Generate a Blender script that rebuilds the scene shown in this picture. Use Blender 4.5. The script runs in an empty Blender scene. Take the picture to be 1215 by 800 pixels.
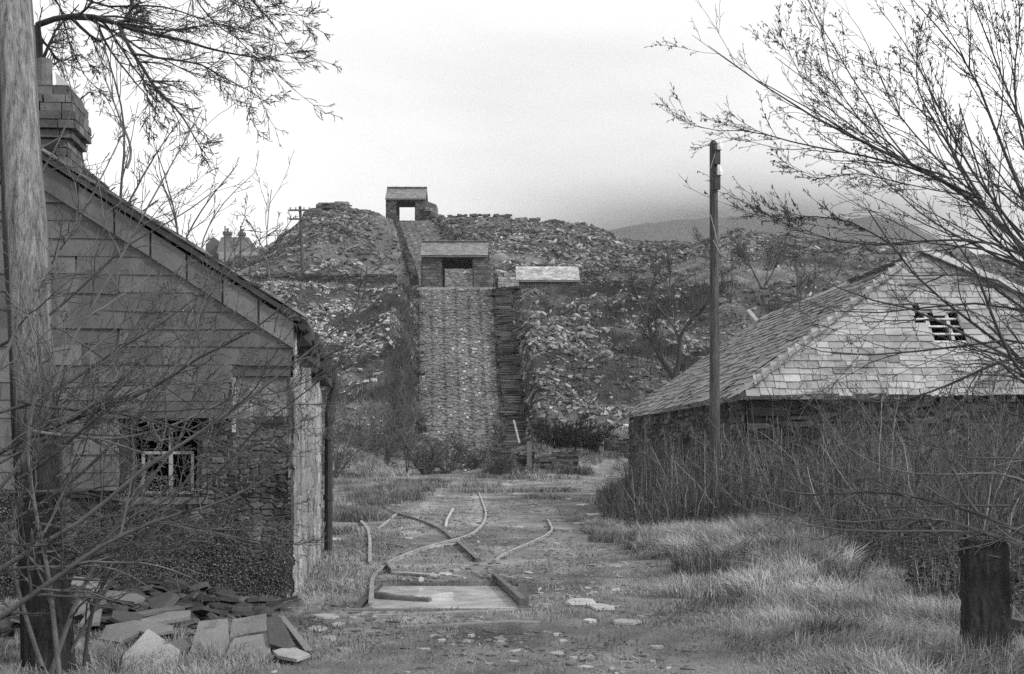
import bpy, math, random
import numpy as np
rng = np.random.default_rng(11)
random.seed(11)
F = 1687.5; CX = 607.5; HY = 530.0; EYE = 1.6
sc = bpy.context.scene
COL = sc.collection
A = np.array

# ------------------------------------------------------------------ helpers
def P(sx, sy, Y):                       # a point seen at photo pixel (sx, sy), Y metres away
    return A([(sx-CX)/F*Y, Y, EYE+(HY-sy)/F*Y])
_tab = np.random.default_rng(5).random((256, 256))
def vnoise(x, y):
    x = np.asarray(x, float); y = np.asarray(y, float)
    xi = np.floor(x).astype(int); yi = np.floor(y).astype(int)
    fx = x-xi; fy = y-yi
    fx = fx*fx*(3-2*fx); fy = fy*fy*(3-2*fy)
    a = _tab[xi & 255, yi & 255]; b = _tab[(xi+1) & 255, yi & 255]
    c = _tab[xi & 255, (yi+1) & 255]; d = _tab[(xi+1) & 255, (yi+1) & 255]
    return (a*(1-fx)+b*fx)*(1-fy)+(c*(1-fx)+d*fx)*fy
def fbm(x, y, o=4):
    s = 0; a = .5
    for k in range(o):
        s = s+a*vnoise(x*2**k+17.3*k, y*2**k+9.1*k); a *= .5
    return s/(1-.5**o)
def sstep(a, b, x):
    t = np.clip((np.asarray(x, float)-a)/(b-a), 0, 1); return t*t*(3-2*t)
def norm(v):
    return v/np.maximum(np.linalg.norm(v, axis=-1, keepdims=True), 1e-9)

class MB:
    def __init__(s): s.v = []; s.f = []; s.g = []; s.n = 0
    def add(s, v, f, g):
        v = np.asarray(v, float).reshape(-1, 3); s.v.append(v); s.f.append(np.asarray(f)+s.n)
        s.g.append(np.broadcast_to(np.asarray(g, float), (len(v),)).copy()); s.n += len(v)
    def boxes(s, C, H, ax=None, g=.2, jit=0.):
        """boxes: centres C, half sizes H, axes ax (n,3,3) rows = local axes"""
        C = np.atleast_2d(np.asarray(C, float)); n = len(C)
        H = np.broadcast_to(np.asarray(H, float), (n, 3))
        ax = np.broadcast_to(np.eye(3) if ax is None else np.asarray(ax, float), (n, 3, 3))
        sg = A([[-1,-1,-1],[1,-1,-1],[1,1,-1],[-1,1,-1],[-1,-1,1],[1,-1,1],[1,1,1],[-1,1,1]], float)
        L = sg[None]*H[:, None, :]
        if jit: L = L*(1+jit*rng.uniform(-1, 1, L.shape))
        V = C[:, None, :]+np.einsum('nki,nij->nkj', L, ax)
        q = A([[0,3,2,1],[4,5,6,7],[0,1,5,4],[1,2,6,5],[2,3,7,6],[3,0,4,7]])
        Fq = (np.arange(n)*8)[:, None, None]+q[None]
        s.add(V, Fq.reshape(-1, 4), np.repeat(np.broadcast_to(np.asarray(g, float), (n,)), 8))
        return s
    def slabs(s, C, r, th, ax, g, k=6, irr=.35):
        """irregular flat stones: k-gon prisms, ax rows u,v,n"""
        C = np.atleast_2d(C); n = len(C)
        r = np.broadcast_to(np.asarray(r, float), (n, 2)) if np.ndim(r) else np.full((n, 2), float(r))
        a = np.linspace(0, 2*np.pi, k, endpoint=False)[None]+rng.uniform(-.35, .35, (n, k))
        q = 1+irr*rng.uniform(-1, 1, (n, k))
        x = np.cos(a)*q*r[:, :1]; y = np.sin(a)*q*r[:, 1:]
        th = np.broadcast_to(np.asarray(th, float), (n,))[:, None]
        ax = np.broadcast_to(ax, (n, 3, 3))
        def pl(h, sc_): return C[:, None]+(x*sc_)[..., None]*ax[:, None, 0]+(y*sc_)[..., None]*ax[:, None, 1]+(h*np.ones((n, k)))[..., None]*ax[:, None, 2]
        V = np.concatenate([pl(-th, 1.04), pl(th, .96)], 1)
        base = (np.arange(n)*2*k)[:, None, None]
        side = A([[i, (i+1) % k, k+(i+1) % k, k+i] for i in range(k)])
        gg = np.repeat(np.broadcast_to(np.asarray(g, float), (n,)), 2*k)
        n0 = s.n
        s.add(V, (base+side[None]).reshape(-1, 4), gg)
        s.f.append((base[:, :, 0]+A([k+i for i in range(k)])[None])+n0)
        s.f.append((base[:, :, 0]+A([k-1-i for i in range(k)])[None])+n0)
        return s
    def tubes(s, Pp, R, sides=5, g=.1):
        n, m = Pp.shape[:2]
        T = norm(np.gradient(Pp, axis=1))
        ref = np.where(np.abs(T[:, :1, 2:3]) > .8, A([[[1., 0, 0]]]), A([[[0, 0, 1.]]]))
        U = norm(np.cross(T, np.broadcast_to(ref, T.shape))); W = np.cross(T, U)
        a = np.linspace(0, 2*np.pi, sides, endpoint=False)
        V = Pp[:, :, None]+R[:, :, None, None]*(np.cos(a)[None, None, :, None]*U[:, :, None]+np.sin(a)[None, None, :, None]*W[:, :, None])
        i = np.arange(m-1)[:, None]*sides; j = np.arange(sides)[None]; j2 = (j+1) % sides
        q = np.stack([i+j, i+j2, i+sides+j2, i+sides+j], -1).reshape(-1, 4)
        Fq = (np.arange(n)*m*sides)[:, None, None]+q[None]
        g = np.broadcast_to(np.asarray(g, float), (n,))
        s.add(V.reshape(-1, 3), Fq.reshape(-1, 4), np.repeat(g, m*sides))
        return s
    def tube(s, pts, r, sides=8, g=.1, cap=True):
        pts = A(pts, float); r = np.broadcast_to(np.asarray(r, float), (len(pts),)) if np.ndim(r) else np.full(len(pts), float(r))
        s.tubes(pts[None], r[None], sides, g)
        if cap:
            n0 = s.n-len(pts)*sides
            s.f.append(A([[n0+i for i in range(sides)][::-1]])); s.f.append(A([[s.n-sides+i for i in range(sides)]]))
        return s
    def prism(s, poly, d, g=.2):
        """solid from a planar polygon (k,3) pushed along vector d"""
        poly = A(poly, float); k = len(poly); V = np.concatenate([poly, poly+A(d)])
        n0 = s.n
        s.add(V, A([[i, (i+1) % k, k+(i+1) % k, k+i] for i in range(k)]), g)
        s.f.append(A([list(range(k))[::-1]])+n0); s.f.append(A([[k+i for i in range(k)]])+n0)
        return s
    def box(s, a, b, g=.2):
        a = A(a, float); b = A(b, float); return s.boxes([(a+b)/2], [np.abs(b-a)/2], g=g)
    def build(s, name, mat, parent=None, smooth=False):
        me = bpy.data.meshes.new(name)
        V = np.concatenate(s.v); me.vertices.add(len(V)); me.vertices.foreach_set('co', V.astype(np.float32).ravel())
        loops = np.concatenate([f.ravel() for f in s.f]).astype(np.int32)
        tot = np.concatenate([np.full(len(f), f.shape[1]) for f in s.f]).astype(np.int32)
        me.loops.add(len(loops)); me.polygons.add(len(tot))
        me.loops.foreach_set('vertex_index', loops)
        st = np.concatenate([[0], np.cumsum(tot)[:-1]]).astype(np.int32)
        me.polygons.foreach_set('loop_start', st)
        me.update(calc_edges=True); me.validate()
        at = me.attributes.new('g', 'FLOAT', 'POINT'); at.data.foreach_set('value', np.concatenate(s.g).astype(np.float32))
        me.polygons.foreach_set('use_smooth', np.full(len(me.polygons), smooth))
        me.materials.append(mat)
        o = bpy.data.objects.new(name, me); COL.objects.link(o)
        if parent is not None: o.parent = parent; o.matrix_parent_inverse = parent.matrix_world.inverted()
        return o

def tag(o, label=None, cat=None, group=None, kind=None):
    if label: o['label'] = label
    if cat: o['category'] = cat
    if group: o['group'] = group
    if kind: o['kind'] = kind
    return o
def thing(name, loc, label, cat, group=None):
    o = bpy.data.objects.new(name, None); o.location = loc; o.matrix_world.translation = loc
    COL.objects.link(o); o.empty_display_size = .2
    bpy.context.view_layer.update()
    return tag(o, label, cat, group)
def axes(t, up=(0, 0, 1)):
    t = norm(A(t, float)); n = A(up, float); v = norm(np.cross(n, t)); return A([t, v, np.cross(t, v)])

# ------------------------------------------------------------------ materials
def mat(name, rough=.85, var=.35, scale=3., fine=40., bump=.3, bdist=.02, stretch=(1, 1, 1), mul=1., spec=.3, blotch=None, metal=0., coat=0.):
    m = bpy.data.materials.new(name); m.use_nodes = True; nt = m.node_tree; N = nt.nodes; L = nt.links
    b = N['Principled BSDF']; b.inputs['Roughness'].default_value = rough
    b.inputs['Specular IOR Level'].default_value = spec; b.inputs['Metallic'].default_value = metal
    geo = N.new('ShaderNodeNewGeometry'); mp = N.new('ShaderNodeMapping'); mp.inputs['Scale'].default_value = stretch
    L.new(geo.outputs['Position'], mp.inputs['Vector'])
    at = N.new('ShaderNodeAttribute'); at.attribute_name = 'g'
    def noise(sc_, det=5, ro=.6):
        n = N.new('ShaderNodeTexNoise'); n.inputs['Scale'].default_value = sc_; n.inputs['Detail'].default_value = det
        n.inputs['Roughness'].default_value = ro; L.new(mp.outputs[0], n.inputs['Vector']); return n
    def math_(op, a, c, clamp=False):
        n = N.new('ShaderNodeMath'); n.operation = op; n.use_clamp = clamp
        for i, x in enumerate((a, c)):
            if x is None: continue
            if isinstance(x, (int, float)): n.inputs[i].default_value = x
            else: L.new(x, n.inputs[i])
        return n.outputs[0]
    n1 = noise(scale); n2 = noise(fine, 3, .7)
    s = math_('ADD', math_('MULTIPLY', n1.outputs['Fac'], .55), math_('MULTIPLY', n2.outputs['Fac'], .45))
    s = math_('MULTIPLY', math_('SUBTRACT', s, .5), var*6)
    s = math_('MAXIMUM', math_('ADD', s, 1.), .15)
    s = math_('MULTIPLY', math_('MULTIPLY', s, at.outputs['Fac']), mul)
    if blotch:
        bs, lo, hi, val = blotch
        nb = noise(bs, 6, .65)
        mr = N.new('ShaderNodeMapRange'); L.new(nb.outputs['Fac'], mr.inputs['Value'])
        mr.inputs['From Min'].default_value = lo; mr.inputs['From Max'].default_value = hi
        mx = N.new('ShaderNodeMix'); mx.data_type = 'FLOAT'
        L.new(mr.outputs[0], mx.inputs[0]); L.new(s, mx.inputs[2]); mx.inputs[3].default_value = val
        s = mx.outputs[0]
    L.new(s, b.inputs['Base Color'])
    bp = N.new('ShaderNodeBump'); bp.inputs['Strength'].default_value = bump; bp.inputs['Distance'].default_value = bdist
    L.new(n2.outputs['Fac'], bp.inputs['Height']); L.new(bp.outputs[0], b.inputs['Normal'])
    return m
M_ground = mat('ground_turf', .95, .5, .7, 26, .8, .06, blotch=None, spec=.1)
M_grass = mat('grass_blades', .8, .3, 1.5, 9, 0, .01, spec=.15)
M_scree = mat('slate_waste', .8, .4, .8, 9, .5, .05, spec=.25)
M_slab = mat('slate_slab', .65, .32, 3, 45, .6, .010, spec=.35, blotch=(5., .58, .70, .09))
M_clad = mat('slate_cladding', .6, .32, 2.2, 45, .5, .008, stretch=(1.6, 1, .6), spec=.3, blotch=(1.6, .54, .72, .17))
M_roof = mat('roof_slate', .6, .35, 3, 30, .4, .008, spec=.35, blotch=(1.1, .50, .74, .10))
M_rubble = mat('rubble_stone', .9, .45, 3.5, 25, .7, .02, spec=.15, blotch=(3., .56, .74, .13))
M_farstone = mat('far_masonry', .9, .4, 1.2, 8, .7, .05, spec=.15)
M_render = mat('flaking_limewash', .9, .4, 5, 40, .6, .01, stretch=(1, 1, .35), spec=.15, blotch=(5., .55, .6, .06))
M_brick = mat('chimney_brick', .9, .35, 6, 40, .6, .01, spec=.15)
M_wood = mat('weathered_timber', .85, .85, 7, 26, .9, .02, stretch=(4.5, 4.5, .28), spec=.15)
M_hwood = mat('rotten_timber', .85, .4, 4, 30, .6, .01, spec=.15)
M_bark = mat('bark', .9, .35, 8, 60, .5, .004, spec=.12)
M_leaf = mat('dead_leaf', .8, .3, 8, 50, 0, .01, spec=.2)
M_iron = mat('rusty_iron', .7, .6, 6, 60, .4, .004, spec=.45)
M_dark = mat('plain_dark', .95, .2, 3, 20, .2, .01, spec=.05)  # even near-black matte, used for the panel behind the window
M_white = mat('white_paint', .5, .15, 8, 40, .2, .004, spec=.4)
M_hill = mat('mountain_turf', .95, .3, .006, .05, 0, .1, spec=.05)

# ------------------------------------------------------------------ terrain
SKY = A([(-4000, 330), (0, 318), (230, 316), (290, 303), (318, 296), (335, 284), (350, 273), (366, 258), (378, 254), (400, 253), (430, 256), (450, 263), (470, 263), (505, 262), (525, 262),
         (600, 263), (640, 267), (680, 270), (705, 274), (735, 287), (760, 291), (820, 294), (850, 288), (880, 280), (915, 283), (960, 291), (1010, 292), (1060, 300),
         (1150, 312), (1300, 330), (5000, 380)], float)
YB = 118.; ZB = 14.7; YC = 190.
def ramp1(Y): return np.clip((Y-88.)/30., 0, 1)*ZB
def r1edges(Y): return -.0652*Y, -.6-(Y-88.)*.0367
def ramp2(Y): return ZB+np.clip((Y-127.)/63., 0, 1)*17.1
def r2edges(Y):
    t = (Y-135.)/55.; return -8.8-6.6*t, -3.6-7.3*t
def H(X, Y):
    X = np.asarray(X, float); Y = np.asarray(Y, float)
    Ys = np.maximum(Y, 20.); s = CX+F*X/Ys
    crest = EYE+(HY-np.interp(s, SKY[:, 0], SKY[:, 1]))/F*YC
    # yard
    z = .05*(fbm(X*.5+3, Y*.35)-.5)+.03*(fbm(X*3, Y*3, 3)-.5)
    z = z+.26*sstep(1.8, 4.0, X-.02*Y)*sstep(13, 19, Y)*(1-sstep(18, 30, Y))*(.6+.8*fbm(X*.8, Y*.8))
    z = z+.12*np.exp(-((X-2.6)**2/1.3+(Y-19.5)**2/9))
    z = z*(1-.85*np.exp(-(((X+.7)/1.6)**4+((Y-15.3)/2.3)**4)))
    # pit
    pit = (sstep(-1.52, -1.42, X)*(1-sstep(-.02, .08, X-(16.6-Y)*.02)))*sstep(14.0, 14.06, Y)*(1-sstep(16.55, 16.65, Y))
    z = z*(1-pit)-.45*pit
    # mounds at the hill foot
    z = z+1.5*np.exp(-((X-1.6)**2/9+(Y-84)**2/12))+1.3*np.exp(-((X+9.0)**2/4.5+(Y-74)**2/14))+.9*np.exp(-((X-6)**2/9+(Y-86)**2/9))
    # hill
    foot = 87.+2.2*(fbm(X*.08, 3.3)-.5)
    n1 = fbm(X*.09+5, Y*.09); n2 = fbm(X*.35, Y*.35+4); n3 = fbm(X*.9+8, Y*.9, 3)
    t = np.clip((Y-foot)/(YB-foot), 0, 1)
    bz = ZB+.6*sstep(480, 330, s)+4.5*sstep(760, 900, s)*0
    low = bz*t+1.6*np.sin(np.pi*t)*(n1-.35)*2
    benchf = 1-sstep(720, 860, s)
    YU = 132.*benchf+119*(1-benchf)
    tu = np.clip((Y-YU)/(YC-YU), 0, 1)
    tu2 = 1-(1-tu)**1.35
    up = (crest-bz)*tu2
    hill = low+up
    amp = sstep(86, 94, Y)*(1-.75*sstep(YC-14, YC, Y)*0)
    rough = amp*(1-.7*sstep(172, 184, Y))*(1.5*(n2-.5)+.9*(n3-.5)*1.2+1.5*(fbm(X*.12+40, Y*.55, 3)-.5)*(1-sstep(118, 130, Y)))*(1-.8*sstep(YC+4, YC+20, Y))
    benchmask = benchf*sstep(115, 119, Y)*(1-sstep(132, 137, Y))
    rough = rough*(1-.85*benchmask)
    a, b = r1edges(Y)
    left = 1.5*np.exp(-((X-(a-2.4))/1.8)**2)*sstep(92, 100, Y)*(1-sstep(112, 118, Y))
    zz = z+hill+rough+left
    beyond = sstep(YC+8, YC+70, Y); zz = zz-beyond*8
    # the two inclines cut a plane through it
    f1 = sstep(a-1.0, a-.1, X)*(1-sstep(b+1.7, b+2.6, X))*(Y > 80)*(1-sstep(119, 127, Y))
    p1 = ramp1(Y)-.10-.25*sstep(a+.3, a+.9, X)*(1-sstep(b-.9, b-.3, X))
    zz = np.where(Y > 84, zz*(1-f1)+p1*f1, zz)
    a2, b2 = r2edges(Y)
    f2 = sstep(a2-1.2, a2-.2, X)*(1-sstep(b2+.2, b2+1.2, X))*sstep(122, 128, Y)*(1-sstep(191, 199, Y))
    zz = zz*(1-f2)+(ramp2(Y)-.1-.25*sstep(a2+.3, a2+.9, X)*(1-sstep(b2-.9, b2-.3, X)))*f2
    return zz
def steps_(segs):
    out = [segs[0][0]]
    for a, b, d in segs:
        n = max(1, int(round((b-a)/d))); out += list(a+(b-a)*(np.arange(n)+1)/n)
    return A(out)
gx = steps_([(-6000, -1500, 1500), (-1500, -300, 150), (-300, -90, 12), (-90, -45, 2.5), (-45, -14, .6), (-14, -4, .2), (-4, 5, .06), (5, 14, .2), (14, 75, .6), (75, 110, 2.5), (110, 300, 12), (300, 1500, 150), (1500, 6000, 1500)])
gy = steps_([(-6000, -1000, 2500), (-1000, -50, 100), (-50, 4, 3), (4, 9, .2), (9, 20, .06), (20, 50, .2), (50, 86, .5), (86, 140, .4), (140, 200, .6), (200, 300, 6), (300, 1500, 100), (1500, 6000, 1500)])
GX, GY = np.meshgrid(gx, gy, indexing='ij')
GZ = H(GX, GY)
def screen(X, Y, Z):
    Yv = np.maximum(Y, .1); return CX+F*X/Yv, HY-F*(Z-EYE)/Yv
def Hn(X, Y):
    e = .35; dx = (H(X+e, Y)-H(X-e, Y))/(2*e); dy = (H(X, Y+e)-H(X, Y-e))/(2*e)
    return norm(np.stack([-dx, -dy, np.ones_like(dx)], -1))
def zone(X, Y):
    """what covers the hill: returns scree weight 0..1, dark weight (scrub plus painted shade of hollows)"""
    s = CX+F*X/np.maximum(Y, 1); n = fbm(X*.07+1, Y*.07+9, 5); n2 = fbm(X*.16+31, Y*.16, 4)
    hill = sstep(87, 91, Y)
    left_low = (1-sstep(485, 497, s))*sstep(99, 105, Y)*(1-sstep(116, 118, Y))
    right_low = sstep(600, 612, s)*(1-sstep(118, 124, Y))
    upper = sstep(132, 138, Y)
    scree = left_low*sstep(.30, .42, n2)+right_low*(.25+.55*sstep(.44, .60, n))+upper*sstep(.30, .48, n2)
    scree = scree*(1-.75*sstep(820, 960, s)*sstep(.35, .6, n2))
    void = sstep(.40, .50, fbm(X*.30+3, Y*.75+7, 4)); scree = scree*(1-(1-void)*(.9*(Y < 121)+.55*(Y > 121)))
    a1_, b1_ = r1edges(Y); nearl = np.exp(-((X-(a1_-1.0))/1.1)**2)*(Y < 119)*(X < a1_+.5); scree = scree*(1-nearl)
    a2_, b2_ = r2edges(Y); grassy = sstep(2.6, 1.2, np.abs(X-(a2_-2.0)))*(Y > 128); scree = scree*(1-grassy)
    knoll = np.exp(-((s-440)/34)**2)*(Y > 116)*(Y < 150); scree = scree*(1-knoll)
    dark = hill*(.9*nearl+(1-void)*.75*(Y < 121)*sstep(93, 97, Y)+right_low*sstep(.5, .68, n2)*.8+(1-sstep(485, 497, s))*(1-sstep(99, 105, Y))*.35+upper*sstep(.62, .72, n)*.7)  # scrub, with shade of hollows, ledges and incline edge painted in
    return np.clip(scree, 0, 1)*hill, np.clip(dark, 0, 1)
def ground_g(X, Y):
    s = CX+F*X/np.maximum(Y, 1)
    g = .16+.26*(fbm(X*.9, Y*.45, 5)-.45)+.16*(fbm(X*5, Y*3, 5)-.5)
    dry = sstep(1.2, 2.6, X-.03*Y)*sstep(7, 10, Y)*(1-sstep(22, 34, Y))
    g = g+.09*dry
    # worn light strips beside the old rails, running to the crossing road
    for pts in ([(-1.9, 26), (-2.2, 34), (-2.6, 50), (-2.8, 62)], [(-.75, 30), (-.95, 40), (-1.5, 64)], [(1.0, 27), (.9, 36), (.2, 48), (-.3, 62)]):
        p = A(pts, float); xc = np.interp(Y, p[:, 1], p[:, 0]); inr = (Y > p[0, 1]-1)*(Y < p[-1, 1]+1)
        g = g+.10*np.exp(-((X-xc)/(.12+.003*Y))**2)*inr*(.4+fbm(X*3, Y*1.2))
    g = g+.07*np.exp(-((Y-64-.03*X)/2.2)**2)
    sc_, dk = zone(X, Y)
    hill = sstep(86, 90, Y)
    hg = .14+.10*(fbm(X*.35, Y*.35)-.5)*2
    g = g*(1-hill)+np.maximum(hg, .04)*hill
    g = g*(1-sc_)+.045*sc_; g = g*(1-dk)+.035*dk  # dark slate soil, also painting shade between stones and in hollows
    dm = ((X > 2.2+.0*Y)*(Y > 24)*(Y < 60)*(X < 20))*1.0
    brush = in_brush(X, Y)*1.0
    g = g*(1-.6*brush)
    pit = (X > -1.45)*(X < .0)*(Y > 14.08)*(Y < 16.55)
    return np.clip(np.where(pit, .07, g), .02, .5)
BR = A([(8, 6.2), (9, 4.7), (11, 4.05), (13.8, 4.1), (19, 3.8), (23, 3.7), (24, 2.5), (27, 2.0), (30, 1.9), (45, 2.75), (60, 4.0)], float)
def in_brush(X, Y):
    xb = np.interp(Y, BR[:, 0], BR[:, 1])+.25*(fbm(Y*1.1, X*.01+3)-.5)
    wall = np.interp(Y, [0, 27.4, 27.6, 45, 46], [60, 60, 4.4, 3.5, 60])
    return (X > xb)*(X < wall)*(Y > 8)*(Y < 50)
mb = MB()
V = np.stack([GX, GY, GZ], -1).reshape(-1, 3)
nx, ny = GX.shape
ii, jj = np.meshgrid(np.arange(nx-1), np.arange(ny-1), indexing='ij')
q = np.stack([ii*ny+jj, (ii+1)*ny+jj, (ii+1)*ny+jj+1, ii*ny+jj+1], -1).reshape(-1, 4)
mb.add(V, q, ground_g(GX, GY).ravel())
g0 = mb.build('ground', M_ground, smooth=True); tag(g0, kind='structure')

# water in the pit
mb = MB(); mb.add([(-1.62, 13.9, -.03), (.3, 13.9, -.03), (.3, 16.8, -.03), (-1.62, 16.8, -.03)], [[0, 1, 2, 3]], .3)
M_water = bpy.data.materials.new('pit_water'); M_water.use_nodes = True
nt = M_water.node_tree; b = nt.nodes['Principled BSDF']
nq = nt.nodes.new('ShaderNodeTexNoise'); nq.inputs['Scale'].default_value = 2.2; nq.inputs['Detail'].default_value = 8; nq.inputs['Roughness'].default_value = .7
rq = nt.nodes.new('ShaderNodeMapRange'); rq.inputs['From Min'].default_value = .35; rq.inputs['From Max'].default_value = .6; rq.inputs['To Min'].default_value = .28; rq.inputs['To Max'].default_value = .62
gq = nt.nodes.new('ShaderNodeNewGeometry'); nt.links.new(gq.outputs['Position'], nq.inputs['Vector']); nt.links.new(nq.outputs['Fac'], rq.inputs['Value']); nt.links.new(rq.outputs[0], b.inputs['Base Color'])
b.inputs['Roughness'].default_value = .12; b.inputs['IOR'].default_value = 1.45; b.inputs['Specular IOR Level'].default_value = .7
nn = nt.nodes.new('ShaderNodeTexNoise'); nn.inputs['Scale'].default_value = 55; bp = nt.nodes.new('ShaderNodeBump'); bp.inputs['Strength'].default_value = .25; bp.inputs['Distance'].default_value = .002
gg_ = nt.nodes.new('ShaderNodeNewGeometry'); nt.links.new(gg_.outputs['Position'], nn.inputs['Vector'])
nt.links.new(nn.outputs['Fac'], bp.inputs['Height']); nt.links.new(bp.outputs[0], b.inputs['Normal'])
w = mb.build('water', M_water); tag(w, kind='structure')

# ------------------------------------------------------------------ inclines
def incline(edge, hgt, Y0, Y1, row, wid, name, dY):
    mb = MB(); ys = np.linspace(Y0, Y1, 40)
    a, b = edge(ys); z = hgt(ys)
    V = np.concatenate([np.stack([a, ys, z-.02], -1), np.stack([b, ys, z-.02], -1), np.stack([a, ys, z-1.2], -1), np.stack([b, ys, z-1.2], -1)])
    i = np.arange(39); n = 40
    mb.add(V, np.concatenate([np.stack([i, i+n, i+n+1, i+1], -1), np.stack([i+2*n, i, i+1, i+2*n+1], -1), np.stack([i+n, i+3*n, i+3*n+1, i+n+1], -1)]), .12)
    C = []; S = []; g = []
    y = Y0
    while y < Y1:
        a, b = edge(y); k = max(2, int((b-a)/wid)); f = np.clip((np.arange(k)+rng.random()+rng.uniform(-.4, .4, k))/k, .02, .98)
        keep = rng.random(k) < (.9 if y > Y0+6 else .55)
        lane = ((f*6) % 1)
        gg = .13+.06*rng.random(k)**1.5+(rng.random(k) < .06)*.22*(np.abs(lane-.5) < .25)
        gg = gg*np.where(np.abs(lane-.5) > .40, .5, 1.)*(.6+.8*fbm(f*4+3+0*f, y*.15+0*f))*np.where(f > .9, .7, 1.)
        C.append(np.stack([a+(b-a)*f, np.full(k, y)+rng.uniform(-.12, .12, k), hgt(np.full(k, y))-.06+rng.uniform(-.03, .05, k)], -1)[keep])
        S.append(np.stack([np.full(k, (b-a)/k*.46)*rng.uniform(.6, 1.08, k), np.full(k, row*.56)*rng.uniform(.6, 1.2, k), rng.uniform(.05, .09, k)], -1)[keep]); g.append(gg[keep])
        y += row
    sl = float(hgt(A(Y0+20.))-hgt(A(Y0+15.)))/5; ax = axes((0, 1, sl), up=(0, 0, 1)); ax = A([-norm(np.cross(A([0, 1, sl]), A([0, 0, 1.]))), norm(A([0, 1, sl])), norm(A([0, -sl, 1]))])
    ax[0] = A([1, 0, 0])
    mb.boxes(np.concatenate(C), np.concatenate(S), ax, np.concatenate(g), jit=.14)
    o = mb.build(name, M_farstone); return o
o = incline(r1edges, ramp1, 88., 118., .19, .21, 'path', 0); tag(o, kind='structure')
o = incline(r2edges, ramp2, 127., 190., .28, .40, 'path', 0); tag(o, kind='structure')
# steps beside the lower incline
mb = MB(); n = 74
for k in range(n):
    y = 90.5+27.3*k/n; a, b = r1edges(y); z = float(ramp1(y)); jx = rng.uniform(-.12, .12)
    mb.boxes([[b+.95+jx, y+.35, z-.55]], [[.68+rng.uniform(-.1, .1), .4, .78+rng.uniform(-.05, .05)]], g=.06+.03*rng.random(), jit=.08)
    mb.boxes([[b+.95+jx+rng.uniform(-.3, .3), y+.0, z+.16]], [[.55, .22, .05]], g=.06+.06*rng.random()**2, jit=.25)
st = mb.build('stone_steps', M_farstone); tag(st, 'long flight of dark stone steps climbing the right edge of the lower incline', 'steps')

mb = MB()
for k in range(9):
    mb.boxes([[-7.35+k*.72, 118.1, ZB+.0]], [[.34, .25, .09]], g=.24+.1*rng.random(), jit=.05)
o = mb.build('kerb_stones', M_farstone); tag(o, 'pale stone kerb across the head of the lower incline', 'kerb')
# ------------------------------------------------------------------ masonry
def facing(mb, O, u, n, W, Hh, ch, wid, g, gv, proud=.03, top=None, skip=None, jit=.1, zv=(0, 0, 1)):
    """coursed irregular stones on a vertical face. O lower corner, u along, n outward."""
    O = A(O, float); u = norm(A(u, float)); n = norm(A(n, float)); up = A(zv, float)
    z = 0.; C = []; S = []; G = []
    while z < Hh:
        h = ch*rng.uniform(.65, 1.35); x = rng.uniform(-.5, 0)*wid
        while x < W:
            w_ = wid*rng.uniform(.4, 1.6); cx = min(max(x+w_/2, 0), W); cz = z+h/2
            tt = Hh if top is None else top(cx)
            if cz < tt and not (skip is not None and skip(cx, cz)):
                x0 = max(x, 0); x1 = min(x+w_, W)
                if x1-x0 > .02:
                    C.append(O+u*(x0+x1)/2+up*(cz)+n*rng.uniform(-.3, 1)*proud); S.append(((x1-x0)/2*.95, .05+proud, h/2*.9))
                    G.append(g+gv*(rng.random()**1.5-.3))
            x += w_
        z += h
    mb.boxes(C, S, A([u, n, up]), np.maximum(G, .015), jit=jit)
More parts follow.
